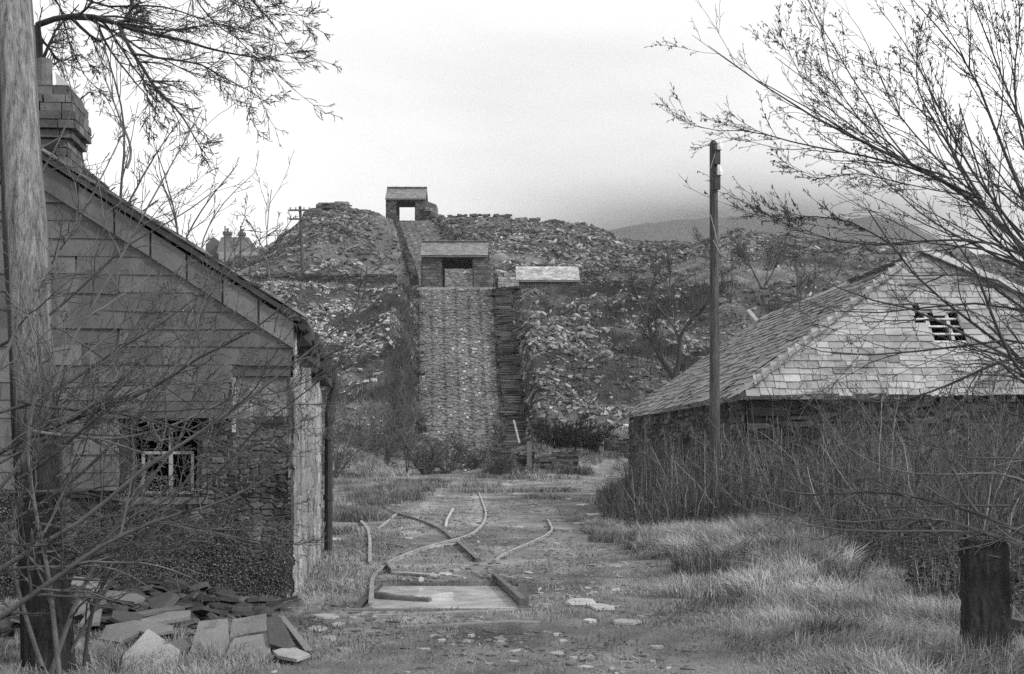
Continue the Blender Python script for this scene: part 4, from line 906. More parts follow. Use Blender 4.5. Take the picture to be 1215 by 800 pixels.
# dry tussocks on the right bank
def tuft(cx, cy, rad, n, h, g, seed):
    r = np.random.default_rng(seed); a = r.uniform(0, 6.28, n); q_ = rad*np.sqrt(r.random(n)); return cx+np.cos(a)*q_, cy+np.sin(a)*q_, h*r.uniform(.4, 1.1, n), g*r.uniform(.7, 1.3, n)
T = [[], [], [], []]
spots = []
rs = np.random.default_rng(77)
for k in range(260):
    Yt = rs.uniform(10, 27); xb = float(np.interp(Yt, BR[:, 0], BR[:, 1])); xt = xb-abs(rs.normal(0, .7))-.1+.25
    if xt < 1.2+.01*Yt: continue
    spots.append((xt, Yt, rs.uniform(.15, .4), int(rs.uniform(200, 500)), rs.uniform(.12, .38)*(1.25 if 16 < Yt < 23 else .85), rs.uniform(.14, .42)))
for k in range(26):
    spots.append((rs.normal(3.0, .5), rs.normal(19.5, 1.6), .3, 520, rs.uniform(.25, .42), .40))
for k in range(40):
    Yt = rs.uniform(40, 84); spots.append((rs.uniform(-.16, .12)*Yt, Yt, .8, 260, rs.uniform(.2, .4), rs.uniform(.15, .26)))
for k in range(60):      # pale grass mounds at hill foot
    if k < 34: spots.append((rs.normal(-8.8, 1.5), rs.normal(73.5, 1.6), .8, 420, rs.uniform(.35, .6), .30))
    else: spots.append((rs.normal(2.5, 3.), rs.normal(83.5, 1.4), .8, 300, rs.uniform(.25, .5), .22))
for k in range(150):      # plants rooting along the edges and in the joints of the lower incline
    Yt = rs.uniform(89, 117); ea, eb = r1edges(Yt); m_ = k % 3
    spots.append((float(ea+rs.normal(.05, .25)) if m_ == 0 else (float(eb+rs.normal(0, .25)) if m_ == 1 else float(rs.uniform(ea, eb))), Yt, rs.uniform(.2, .6), 120 if m_ < 2 else 50, rs.uniform(.12, .4)*(1 if m_ < 2 else .6)*(1.6 if Yt < 96 else 1), rs.uniform(.06, .17)))
for k in range(46):
    spots.append((rs.uniform(-1.5, 4.2), 78.4+rs.uniform(-.1, 1.8), .4, 110, rs.uniform(.2, .7), rs.uniform(.1, .24)))
for k in range(40):
    spots.append((rs.uniform(-4.0, -2.0), rs.uniform(10.2, 12.6), .07, 45, rs.uniform(.07, .2), rs.uniform(.1, .24)))
for rp in RAILPTS:
    spots.append((rp[0]+rs.normal(0, .03), rp[1]+rs.normal(0, .1), .08, 34, rs.uniform(.025, .06), rs.uniform(.1, .24)))
for k in range(34):
    e = k % 4; q1 = rs.random()
    spots.append((-1.62 if e == 0 else (.12 if e == 1 else -1.6+1.8*q1), 14.0+2.6*q1 if e < 2 else (13.93 if e == 2 else 16.75), .1, 50, rs.uniform(.03, .07), rs.uniform(.12, .26)))
for k in range(30):
    spots.append((rs.uniform(-3.6, -2.0), rs.uniform(8.6, 11.2), .2, 120, rs.uniform(.08, .2), .24))
for k in range(14):
    spots.append((rs.uniform(3.0, 4.6), rs.uniform(9.2, 10.6), .25, 200, rs.uniform(.12, .3), .2))
for k in range(40):
    spots.append((rs.uniform(-4.6, -3.0), rs.uniform(22, 60), .5, 200, rs.uniform(.2, .45), rs.uniform(.13, .24)))
for i, (cx, cy, rad, n, h_, g_) in enumerate(spots):
    q_ = tuft(cx, cy, rad, n, h_, g_, 900+i)
    for a, b_ in zip(T, q_): a.append(b_)
T = [np.concatenate(a) for a in T]; k = free_mask(T[0], T[1]); T = [a[k] for a in T]
blades('tussock_grass', T[0], T[1], H(T[0], T[1]), T[2], .0018+.00022*T[1], T[3], .8, 'long pale dry tussock grass on the bank and mounds', seed=42)
# rough grass and heather on the hill
X = []; r = np.random.default_rng(55); n = 150000; Y = r.uniform(86, 190, n); s = r.uniform(240, 1300, n); X = (s-CX)/F*Y
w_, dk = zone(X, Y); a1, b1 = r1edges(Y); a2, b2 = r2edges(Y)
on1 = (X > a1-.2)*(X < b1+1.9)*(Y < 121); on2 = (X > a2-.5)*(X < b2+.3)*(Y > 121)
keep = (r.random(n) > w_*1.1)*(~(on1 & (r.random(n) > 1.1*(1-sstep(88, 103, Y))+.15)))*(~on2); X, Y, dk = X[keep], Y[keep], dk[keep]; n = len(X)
h = (.15+.3*r.random(n))*(1+.8*dk); g = (.12+.15*r.random(n)*(.5+fbm(X*.2, Y*.2)))*(1-.75*dk)  # heather tone, blackened further where hollow shade is painted
blades('hill_grass', X, Y, H(X, Y)-.03, h, .028, g, .6, 'rough grass and dark heather growing between the slate tips, blackened to draw shaded hollows', seed=43)
# tall dead stems by the barn
r = np.random.default_rng(56); n = 36000; Y = r.uniform(9, 49, n); X = r.uniform(1.5, 16, n); k = in_brush(X, Y).astype(bool)*(X < Y*.42+1); X, Y = X[k], Y[k]; n = len(X)
edge = np.clip((X-np.interp(Y, BR[:, 0], BR[:, 1]))/1.2, 0, 1)
hm = np.interp(Y, [9, 14, 20, 26, 34, 48], [.4, .8, 1.4, 2.0, 1.5, .7])
h = hm*(.4+.75*edge)*(.35+.75*r.random(n)**.7)*(.7+.6*fbm(X*.9, Y*.5)); g = .05+.20*r.random(n)**2+(r.random(n) < .08)*.25
blades('dead_stems', X, Y, H(X, Y), h, .0028+.00013*Y, g, .22, 'tall dead nettle and willowherb stems crowding the barn wall', 'dead stems', seed=44)
# bramble leaves in the dark ditch edge
r = np.random.default_rng(57); n = 60000; Y = r.uniform(8.5, 30, n); xb = np.interp(Y, BR[:, 0], BR[:, 1]); X = xb+np.abs(r.normal(0, .8, n)); k = in_brush(X, Y).astype(bool); X, Y, xb = X[k], Y[k], xb[k]; n = len(X)
Z = H(X, Y)+r.random(n)*(.1+.45*np.clip((X-xb), 0, 1))*np.interp(Y, [10, 20, 30], [.8, 1.0, 1.2])
an = r.uniform(0, 6.28, n); nr = norm(np.stack([r.normal(0, .6, n), r.normal(0, .6, n), np.ones(n)], -1)); U = np.stack([np.cos(an), np.sin(an), 0*an], -1); U = norm(U-nr*np.sum(U*nr, -1, keepdims=True)); Vv = np.cross(nr, U); sz = r.uniform(.012, .03, n)[:, None]
C = np.stack([X, Y, Z], -1); V = np.stack([C-U*sz, C-Vv*sz*.6, C+U*sz*1.2, C+Vv*sz*.6], 1)
mb = MB(); mb.add(V.reshape(-1, 3), (np.arange(n)*4)[:, None]+A([[0, 1, 2, 3]]), np.repeat(.05+.10*r.random(n)**2, 4)); o = mb.build('bramble_leaves', M_leaf); tag(o, 'dark bramble and ivy leaves along the foot of the brush', 'brambles', kind='stuff')
# moss and ivy leaves on the gable foot
r = np.random.default_rng(58); n = 52000; u = r.uniform(0, HW, n); z = r.random(n)**1.3*1.3; k = (fbm(u*3, z*3)+.25*(1-z) > .46); u = u[k]; z = z[k]; n = len(u)
C = HC+hu*u[:, None]+hv*(-.05-.04*r.random(n))[:, None]+up*z[:, None]; sz = r.uniform(.004, .012, n)[:, None]; nr = norm(np.stack([r.normal(0, .5, n), -np.ones(n), r.normal(.3, .5, n)], -1)); U = norm(np.cross(nr, up[None]+r.normal(0, .5, (n, 3)))); Vv = np.cross(nr, U)
V = np.stack([C-U*sz, C-Vv*sz, C+U*sz, C+Vv*sz], 1); mb = MB(); mb.add(V.reshape(-1, 3), (np.arange(n)*4)[:, None]+A([[0, 1, 2, 3]]), np.repeat(.04+.13*r.random(n)**2, 4)); o = mb.build('wall_moss', M_leaf); tag(o, 'moss and tiny wall plants growing on the rubble base of the left house', 'moss', kind='stuff')

# ------------------------------------------------------------------ branches
def grow(Pp, R, nch, lr, ang, m, wander, bias, r, tmin=.2, rr=.6, rmin=.002, tmax=1., absL=None):
    N, Mm = Pp.shape[:2]; idx = np.repeat(np.arange(N), nch); K = len(idx)
    t = r.uniform(tmin, tmax, K)*(Mm-1)*.999; i0 = t.astype(int); f = (t-i0)[:, None]
    pos = Pp[idx, i0]*(1-f)+Pp[idx, i0+1]*f; tan = norm(Pp[idx, i0+1]-Pp[idx, i0]); rad = R[idx, i0]*(1-f[:, 0])+R[idx, i0+1]*f[:, 0]
    Lp = np.linalg.norm(np.diff(Pp, axis=1), axis=-1).sum(1)[idx]
    L_ = (Lp*lr if absL is None else absL)*r.uniform(.45, 1.3, K)*(1-.55*t/(Mm-1))
    rv = r.normal(size=(K, 3)); p = norm(rv-tan*np.sum(rv*tan, -1, keepdims=True)); a = r.normal(ang, ang*.25, K)[:, None]
    d = np.cos(a)*tan+np.sin(a)*p; out = [pos]
    for j in range(m-1):
        d = norm(d+r.normal(0, wander, (K, 3))+A(bias)*1.); pos = pos+d*(L_/(m-1))[:, None]; out.append(pos)
    out = np.stack(out, 1); r0 = np.maximum(rad*rr, rmin*1.2)[:, None]; Rr = np.maximum(r0*(1-.75*np.linspace(0, 1, m)[None]), rmin)
    return out, Rr
def guide(pts, Y0, Y1, r0, r1, m=14, r=None):
    pts = A(pts, float); seg = np.concatenate([[0], np.cumsum(np.linalg.norm(np.diff(pts, axis=0), axis=1))]); t = np.linspace(0, seg[-1], m)
    sx = np.interp(t, seg, pts[:, 0]); sy = np.interp(t, seg, pts[:, 1]); Y = np.linspace(Y0, Y1, m)
    Q = np.stack([P(a, b_, c) for a, b_, c in zip(sx, sy, Y)]); Q[1:-1] = .25*Q[:-2]+.5*Q[1:-1]+.25*Q[2:]
    if r is not None: Q += r.normal(0, .0015*Y0/10, Q.shape)
    return Q, np.linspace(r0, r1, m)
def woody(name, label, cat, guides, levels, seed, base, rmin, g=(.05, .12), leaves=None, group=None, m=14, sides=6, names=('trunk', 'twigs')):
    r = np.random.default_rng(seed); Ps = []; Rs = []
    for gd in guides:
        q_, rd = guide(*gd, m=m, r=r) if isinstance(gd[0], (list, tuple)) and not isinstance(gd[0], np.ndarray) else gd
        rd = rd*{'bare_tree': .5, 'overhanging_tree': .6, 'leaning_tree': .8}.get(name, 1.)
        Ps.append(q_); Rs.append(rd)
    Pp = np.stack(Ps); R = np.stack(Rs); t = thing(name, base, label, cat, group)
    mb = MB(); mb.tubes(Pp, R, sides, r.uniform(*g, len(Pp))); mb.build(names[0], M_bark, t, smooth=True)
    mb = MB(); cur = (Pp, R); allp = [cur]
    for k, (nch, lr, ang, mm, wander, bias, tmin) in enumerate(levels):
        cur = grow(cur[0], cur[1], nch, lr, ang, mm, wander, bias, r, tmin=tmin, rmin=rmin)
        mb.tubes(cur[0], cur[1], 4 if k else 5, r.uniform(*g, len(cur[0]))); allp.append(cur)
    mb.build(names[1], M_bark, t, smooth=True)
    if leaves:
        nl_, sz_, gl = leaves; src = np.concatenate([a[0][:, 1:].reshape(-1, 3) for a in allp[2:]]); C = src[r.permutation(len(src))[:nl_]]; n = len(C)
        dn = norm(A([0, 0, -1.])[None]+r.normal(0, .5, (n, 3))); sd = norm(np.cross(dn, r.normal(size=(n, 3)))); sz = (sz_*r.uniform(.6, 1.3, n))[:, None]
        V = np.stack([C, C+dn*sz*.5+sd*sz*.28, C+dn*sz*1.1, C+dn*sz*.5-sd*sz*.28], 1); mb = MB(); mb.add(V.reshape(-1, 3), (np.arange(n)*4)[:, None]+A([[0, 1, 2, 3]]), np.repeat(gl*r.uniform(.5, 1.5, n), 4)); mb.build('leaves', M_leaf, t)
    return t
UP = (0, 0, .05)
# overhanging tree at upper left, rooted behind the house
Yt = 23.
G1 = [([(47, 420), (48, 250), (49, 110), (45, 60), (44, 30)], Yt+.5, Yt, .16, .11),
 ([(44, 30), (67, 20), (111, 17), (135, 27), (158, 37), (202, 44), (230, 51), (266, 64), (304, 67), (337, 74)], Yt, Yt-2, .10, .012),
 ([(131, 27), (152, 25), (157, 10), (153, -10), (150, -30)], Yt-.5, Yt-.3, .06, .03),
 ([(85, 22), (98, 35), (118, 50), (142, 40), (160, 20)], Yt-.2, Yt+1, .06, .015),
 ([(142, 32), (150, 50), (160, 66), (186, 108), (216, 135), (233, 169), (250, 192)], Yt-.7, Yt-2, .07, .010),
 ([(158, 64), (202, 71), (236, 74), (270, 95), (300, 110), (322, 126)], Yt-1, Yt-2.5, .045, .008),
 ([(200, -60), (233, 0), (253, 27), (287, 50), (304, 71)], Yt, Yt-1, .04, .010),
 ([(270, -50), (297, 0), (324, 27), (341, 54), (358, 78)], Yt, Yt-1, .035, .008),
 ([(44, 40), (60, 60), (72, 75), (95, 62), (110, 80)], Yt, Yt+1, .05, .01),
 ([(60, -40), (90, -5), (125, 10), (190, 5), (260, 30), (320, 45)], Yt+1, Yt, .05, .010),
 ([(30, -30), (70, 0), (80, 45), (100, 90), (130, 120)], Yt, Yt+1.5, .04, .008),
 ([(160, 66), (175, 110), (178, 140), (180, 165)], Yt-1, Yt-1, .025, .007),
 ([(240, -40), (275, 5), (320, 15), (365, 20)], Yt, Yt-1, .03, .008)]
woody('bare_tree', 'large bare tree behind the left house, its branches hanging over the chimney', 'tree', G1,
 [(14, .42, .6, 10, .10, (.012, 0, -.014), .12), (10, .48, .6, 8, .11, (.01, 0, -.014), .1), (4, .5, .6, 5, .12, (.01, 0, -.01), .15)], 61, P(47, 640, 23.5)*A([1, 1, 0]), .0038, (.03, .08))
# thin saplings behind the roof
for i, (gs, lab) in enumerate((([([(140, 420), (142, 230), (150, 150), (135, 90), (118, 40)], 19, 19, .03, .008), ([(142, 260), (180, 190), (215, 140)], 19, 18.6, .018, .005), ([(150, 200), (158, 180), (142, 140), (120, 80), (118, 50)], 19, 19.5, .02, .005), ([(110, 260), (100, 200), (85, 120), (70, 70)], 19, 19, .02, .006)], 'thin bare sapling rising behind the left house chimney'),
   ([([(215, 420), (210, 260), (190, 190), (182, 170)], 22.5, 22.5, .03, .006), ([(230, 400), (215, 290), (245, 240), (282, 195)], 22.5, 22.5, .025, .006), ([(240, 400), (205, 250), (190, 210), (185, 170)], 22.5, 22.5, .02, .006), ([(230, 400), (240, 280), (265, 240), (302, 205)], 22.5, 22.5, .02, .005)], 'pale leafless sapling rising behind the middle of the left house roof'),
   ([([(335, 600), (322, 330), (313, 300), (319, 250), (322, 225)], 25, 25, .025, .007), ([(320, 300), (330, 283), (342, 266)], 25, 25, .012, .005), ([(314, 300), (300, 270), (290, 255)], 25, 25, .012, .005)], 'slender upright sapling just left of the distant telegraph pole'))):
    woody('sapling', lab, 'sapling', gs, [(9, .3, .6, 6, .1, UP, .3), (4, .4, .6, 4, .12, UP, .2)], 70+i, (gs[0][0][0][0]*0+P(*gs[0][0][0], gs[0][1])[0], gs[0][1], 0), .004, (.07, .16), group='saplings behind the left house', sides=5)
# foreground shrubs at the left
L1 = [([(-60, 720), (20, 660), (110, 615), (160, 560), (215, 530), (300, 470), (350, 430), (425, 370)], 9.2, 8.8, .020, .004),
 ([(-40, 560), (20, 525), (90, 495), (170, 470), (240, 420), (300, 395), (350, 350)], 9.4, 9.0, .018, .004),
 ([(-40, 620), (30, 550), (60, 470), (85, 400), (130, 330), (190, 220), (240, 130)], 9.5, 9.6, .016, .003),
 ([(-20, 480), (15, 400), (50, 330), (100, 250), (150, 150)], 9.6, 10, .014, .003),
 ([(-40, 760), (60, 690), (130, 640), (200, 612), (260, 600), (330, 560)], 9.0, 8.6, .022, .005),
 ([(-30, 640), (50, 600), (100, 560), (160, 500), (200, 460), (250, 350), (290, 270)], 9.4, 9.6, .016, .003),
 ([(-30, 500), (60, 470), (130, 420), (200, 380), (260, 330), (330, 300)], 9.8, 10, .012, .003)]
L2 = [([(60, 800), (95, 700), (150, 600), (220, 520), (235, 450), (245, 400), (215, 340)], 9.6, 9.6, .018, .004),
 ([(70, 800), (60, 690), (40, 600), (30, 520), (50, 430), (20, 330)], 9.0, 9, .018, .004),
 ([(100, 790), (110, 700), (180, 620), (240, 590), (290, 520), (350, 475), (420, 420)], 9.8, 9.6, .015, .003),
 ([(80, 780), (130, 690), (170, 640), (230, 560), (250, 520), (310, 440)], 10, 10, .013, .003),
 ([(50, 790), (20, 700), (10, 640), (30, 560), (90, 520), (130, 480)], 9.3, 9.3, .016, .004)]
L3 = [([(-30, 300), (10, 260), (60, 190), (90, 120), (70, 60)], 10.8, 10.8, .012, .003), ([(-20, 420), (40, 390), (110, 330), (150, 290), (210, 260), (270, 215)], 10.2, 10.4, .012, .003),
 ([(-30, 360), (60, 380), (140, 440), (220, 400), (270, 330)], 10.2, 10.4, .012, .003), ([(-20, 560), (90, 500), (170, 430), (150, 350), (100, 290)], 10.0, 10.2, .012, .003)]
rx = np.random.default_rng(987)
for k in range(8):
    x0, y0 = rx.uniform(-60, 60), rx.uniform(430, 660); L_ = rx.uniform(180, 380); a0 = rx.uniform(-.35, .95); pts = [(x0, y0)]; a1_ = a0
    for j in range(6):
        a1_ += rx.normal(.04, .16); pts.append((pts[-1][0]+L_/6*math.cos(a1_), pts[-1][1]-L_/6*math.sin(a1_)))
    yy = rx.uniform(8.8, 10.4); (L1 if k % 2 else L2).append((pts, yy, yy+rx.uniform(-.4, .4), rx.uniform(.008, .016), .003))
LV = [(15, .36, .6, 9, .14, (.01, 0, .015), .1), (7, .42, .7, 6, .16, (0, 0, .02), .12), (3, .5, .6, 4, .16, (0, 0, .02), .2)]
woody('bare_shrub', 'bare foreground shrub whose long branches sweep right across the slate-hung gable', 'shrub', L1, LV, 81, (-3.9, 9.2, gz(-3.9, 9.2)), .0019, (.05, .16), group='bare shrubs in the left foreground', names=('stem', 'twigs'))
woody('bare_shrub', 'bare foreground shrub rising in several stems beside the foot of the thick pole', 'shrub', L2, LV, 82, (-3.1, 9.5, gz(-3.1, 9.5)), .0019, (.04, .15), group='bare shrubs in the left foreground', names=('stem', 'twigs'))
woody('bare_shrub', 'thin bare shrub crossing the upper part of the thick pole at the left edge', 'shrub', L3, [(7, .36, .65, 8, .14, (.0, 0, .015), .15), (4, .42, .7, 5, .16, (0, 0, .02), .15)], 83, (-4.3, 10.6, gz(-4.3, 10.6)), .0019, (.05, .15), group='bare shrubs in the left foreground', names=('stem', 'twigs'))
# right tree
RT = [([(1420, 800), (1330, 520), (1260, 350), (1215, 286), (1164, 236), (1120, 208), (1070, 188), (1020, 172), (997, 160), (954, 134), (910, 105), (878, 87), (858, 72), (840, 54)], 10.5, 11.5, .07, .0035),
 ([(1164, 236), (1100, 205), (1070, 195), (1000, 180), (930, 168), (900, 155), (875, 152), (850, 158), (825, 152), (797, 138)], 11, 11.6, .02, .003),
 ([(1164, 236), (1130, 180), (1100, 130), (1085, 100), (1090, 50), (1098, 15)], 11, 11.3, .02, .003),
 ([(1330, 520), (1240, 290), (1190, 180), (1165, 110), (1150, 70), (1110, 30), (1083, 0)], 10.6, 10.8, .04, .006),
 ([(1330, 500), (1230, 300), (1140, 280), (1060, 292), (1000, 290), (960, 285), (935, 268), (900, 250), (872, 235)], 10.6, 11, .03, .003),
 ([(1060, 292), (1010, 262), (960, 256), (920, 262), (890, 240)], 11, 11.2, .012, .0025),
 ([(1330, 470), (1230, 180), (1190, 100), (1170, 40), (1145, -20)], 10.6, 10.4, .03, .006),
 ([(1120, 208), (1060, 190), (1010, 130), (985, 90), (975, 30), (955, -5)], 11, 11.4, .014, .0025),
 ([(1164, 236), (1120, 200), (1060, 130), (1040, 80), (1020, 30), (990, 0)], 11.2, 11.6, .016, .0025),
 ([(1070, 188), (1010, 150), (960, 110), (935, 60), (918, 20)], 11.3, 11.7, .012, .0025),
 ([(1215, 286), (1150, 200), (1110, 120), (1080, 60), (1040, 5)], 10.9, 10.6, .02, .003),
 ([(1280, 380), (1210, 160), (1200, 90), (1215, 20), (1205, -20)], 10.6, 10.3, .025, .006),
 ([(1164, 236), (1090, 222), (1020, 205), (960, 210), (930, 195)], 11, 11.2, .010, .0025)]
woody('overhanging_tree', 'tree at the right edge with dead leaves, branches reaching over the telegraph pole', 'tree', RT,
 [(20, .42, .5, 10, .08, (-.02, 0, .035), .12), (9, .30, .55, 7, .11, (-.015, 0, .03), .15), (3, .4, .6, 4, .13, (0, 0, .01), .15)], 91, (5.0, 10.5, gz(5.0, 10.5)), .0016, (.04, .10), leaves=(6500, .017, .05))
RM = [([(1420, 760), (1300, 400), (1215, 298), (1134, 292), (1098, 290), (1051, 280), (1000, 276)], 10.3, 10.8, .03, .003),
 ([(1400, 760), (1290, 420), (1215, 357), (1147, 362), (1079, 362), (1037, 376), (996, 378), (963, 371), (940, 350)], 10.3, 10.8, .025, .003),
 ([(1400, 760), (1290, 440), (1215, 387), (1189, 401), (1158, 413), (1092, 415), (1046, 423), (1000, 422), (955, 424), (925, 400)], 10.2, 10.6, .028, .003),
 ([(1290, 440), (1210, 420), (1160, 440), (1110, 465), (1050, 480), (980, 470)], 10, 9.8, .02, .003),
 ([(1330, 640), (1260, 500), (1200, 430), (1170, 360), (1160, 310), (1120, 280), (1100, 240)], 10, 9.6, .03, .003),
 ([(1290, 440), (1190, 330), (1120, 325), (1060, 330), (1010, 315)], 10.2, 10.5, .018, .003)]
woody('leaning_tree', 'bare leaning tree at the right edge whose middle branches cross the barn roof', 'tree', RM,
 [(14, .34, .6, 9, .12, (-.01, 0, .01), .15), (7, .42, .65, 6, .15, (0, 0, .01), .15), (3, .5, .6, 4, .15, (0, 0, .0), .1)], 92, (5.3, 10.2, gz(5.3, 10.2)), .0017, (.04, .12))
RL = [([(1420, 700), (1300, 560), (1215, 540), (1140, 548), (1104, 532), (1048, 504), (1016, 484)], 10.2, 10.6, .018, .003),
 ([(1420, 740), (1290, 670), (1225, 648), (1180, 632), (1140, 628), (1096, 632), (1040, 630), (1016, 634), (932, 620), (872, 600)], 10.1, 10.6, .024, .003),
 ([(1290, 670), (1215, 650), (1148, 624), (1116, 614), (1080, 612), (1040, 620), (980, 620), (932, 604), (892, 588)], 10.1, 10.8, .018, .003),
 ([(1290, 670), (1200, 626), (1160, 608), (1100, 592), (1024, 580), (992, 588), (940, 590), (900, 572), (860, 552)], 10.1, 10.8, .02, .003),
 ([(1160, 608), (1145, 590), (1130, 555), (1118, 520), (1116, 470)], 10.2, 10.4, .014, .004),
 ([(1300, 620), (1200, 560), (1100, 565), (1040, 555), (990, 520)], 10.1, 10.5, .014, .003),
 ([(1080, 592), (1050, 575), (1000, 550), (985, 515)], 10.4, 10.6, .009, .003),
 ([(1200, 600), (1120, 600), (1060, 602), (1000, 600)], 10.2, 10.4, .010, .003),
 ([(1290, 670), (1240, 600), (1200, 640), (1100, 660), (1050, 672)], 10.1, 10.4, .012, .003)]
woody('low_branching_shrub', 'low bare shrub at the right edge with long arching branches above the gatepost', 'shrub', RL,
 [(12, .32, .6, 8, .12, (-.01, 0, .02), .2), (6, .42, .65, 5, .15, (0, 0, .02), .15)], 93, (5.2, 10.1, gz(5.2, 10.1)), .002, (.06, .17), names=('stem', 'twigs'))

def stems(cx, cy, z0, n, hgt, spread, r0, r1, seed, m=8, lean=0., wob=.05):
    r = np.random.default_rng(seed); out = []
    for k in range(n):
        a = r.uniform(0, 6.28); d = norm(A([math.cos(a)*spread+lean, math.sin(a)*spread, 1.])); p = A([cx+math.cos(a)*.15*spread*hgt*.3, cy+math.sin(a)*.1, z0-.1]); pts = [p]; L_ = hgt*r.uniform(.6, 1.05)
        for j in range(m-1):
            d = norm(d+r.normal(0, wob, 3)+A([math.cos(a)*.02, math.sin(a)*.02, .03])); p = p+d*L_/(m-1); pts.append(p)
        out.append((A(pts), np.linspace(r0, r1, m)))
    return out
def tree_at(sx, ybase, Y, hpx, label, name='hill_tree', cat='tree', n=1, spread=.25, r0=.12, seed=1, g=(.045, .10), lv=None, group=None, rmin=.008):
    X = (sx-CX)/F*Y; z = gz(X, Y); hgt = hpx/F*Y
    lv = lv or [(14, .52, .55, 7, .12, (0, 0, .05), .3), (8, .45, .5, 5, .12, (0, 0, .05), .2), (5, .5, .6, 4, .12, (0, 0, .03), .15)]
    return woody(name, label, cat, stems(X, Y, z, n, hgt, spread, r0, r0*.3, seed), lv, seed+1, (X, Y, z), rmin, g, group=group, m=8, sides=6, names=('trunk', 'crown'))
GT2 = 'bare trees growing on the slate tips'
tree_at(765, 362, 112, 78, 'bare tree on the tip right of the shed, left of two twiggy ones', seed=201, n=2, r0=.09, group=GT2)
tree_at(795, 355, 116, 72, 'bare tree on the tip right of the shed, right of two twiggy ones', seed=211, n=2, r0=.09, group=GT2)
tree_at(862, 340, 125, 66, 'round twiggy tree on the tip just right of the telegraph pole', seed=221, n=3, spread=.5, r0=.08, group=GT2)
tree_at(905, 350, 118, 75, 'broad dark bare tree between the telegraph pole and the barn ridge', seed=231, n=4, spread=.5, r0=.08, group=GT2)
tree_at(950, 360, 112, 60, 'low wide bare tree against the tip above the barn ridge', seed=241, n=3, spread=.6, r0=.07, group=GT2)
tree_at(652, 380, 108, 34, 'very small bare tree on the slope below the shed', seed=251, n=1, spread=.2, r0=.07, group=GT2)
# gnarled forked tree beyond barn verge
X_ = [([(806, 470), (801, 450), (793, 436), (783, 425), (775, 405), (768, 380)], 70, 72, .20, .05), ([(800, 450), (806, 425), (806, 400), (815, 385), (830, 372), (845, 355), (860, 340)], 70, 70, .15, .03), ([(806, 405), (800, 388), (785, 370), (770, 350)], 70, 71, .08, .02)]
woody('gnarled_tree', 'gnarled dark tree with a forked trunk just beyond the low end of the barn roof', 'tree', X_, [(12, .5, .6, 7, .13, (0, 0, .05), .3), (8, .5, .6, 5, .13, (0, 0, .04), .2), (5, .5, .6, 4, .13, (0, 0, .03), .1)], 261, (P(806, 540, 70)[0], 70, 0), .007, (.035, .08), names=('trunk', 'crown'))
SHR = [(8, .5, .8, 6, .2, (0, 0, .03), .1), (6, .5, .8, 4, .2, (0, 0, .01), .1), (5, .5, .8, 3, .18, (0, 0, .0), .1)]
GS = 'leafless shrubs at the foot of the tips'
tree_at(662, 520, 84, 54, 'dense dark rounded bush above the grassy mound, its left half', 'dark_bush', 'bush', 26, 1.1, .035, 301, (.02, .05), SHR, GS, .012)
tree_at(692, 520, 85, 52, 'dense dark rounded bush above the grassy mound, its right half', 'dark_bush', 'bush', 26, 1.1, .035, 311, (.02, .05), SHR, GS, .012)
for i, (sx, Y, hpx, lab) in enumerate(((405, 80, 90, 'twiggy grey shrub immediately right of the left house drainpipe'), (425, 86, 105, 'tall twiggy shrub left of the pair of thin trees near the incline'), (445, 84, 95, 'twiggy shrub behind the pale grass mound'), (458, 82, 130, 'thin upright tree left of the incline foot, the left of the pair'),
     (482, 80, 120, 'thin upright tree touching the left edge of the incline foot'), (505, 80, 66, 'low dark shrub on the left half of the incline foot'), (530, 82, 54, 'low dark shrub in the middle of the incline foot'), (562, 83, 50, 'low dark shrub on the right half of the incline foot'), (395, 66, 70, 'shrub growing close beyond the house drainpipe, above the grass'), (590, 78, 30, 'small dark bush at the left end of the broken wall'))):
    thin = 'thin' in lab
    tree_at(sx, 540, Y, hpx, lab, 'bare_shrub', 'shrub', 3 if thin else 12, .12 if thin else .7, .05, 330+i*10, (.06, .15), SHR if not thin else [(10, .3, .6, 5, .14, (0, 0, .06), .2), (6, .5, .7, 4, .16, (0, 0, .04), .1), (3, .5, .7, 3, .15, (0, 0, .02), .1)], GS, .010)
# brush in front of the barn (one thicket nobody could count)
r = np.random.default_rng(400); ps = []; rs_ = []
for k in range(760):
    Y = r.uniform(11.5, 27) if k < 620 else r.uniform(27, 44); xb = float(np.interp(Y, BR[:, 0], BR[:, 1])); X = xb+.2+abs(r.normal(0, 1))*3.4 if k < 620 else r.uniform(xb, max(xb+.2, 4.1-.02*Y))
    if not in_brush(A([X]), A([Y]))[0]: continue
    hg = r.uniform(.6, 1.25)*np.interp(Y, [11, 16, 21, 27, 44], [1.0, 1.8, 2.4, 2.6, 1.5])*min(1, .45+.5*(X-xb))*(.75+.35*(X > 5))
    for st_ in stems(X, Y, gz(X, Y), 1, hg, .45, .009, .004, 4000+k, m=7, wob=.12): ps.append(st_[0]); rs_.append(st_[1])
cur = (np.stack(ps), np.stack(rs_)); mb = MB(); mb.tubes(cur[0], cur[1]*1.2, 4, .04+.28*r.random(len(ps))**2)
c1 = grow(*cur, 8, .5, .7, 5, .18, (0, 0, .03), r, tmin=.15, rmin=.003); mb.tubes(*c1, 3, r.uniform(.04, .19, len(c1[0])))
c2 = grow(*c1, 3, .55, .8, 4, .18, (0, 0, .01), r, tmin=.1, rmin=.0028); mb.tubes(*c2, 3, r.uniform(.035, .12, len(c2[0])))
o = mb.build('brush_thicket', M_bark); tag(o, 'tangled leafless brush filling the ground in front of the barn', 'brush', kind='stuff')

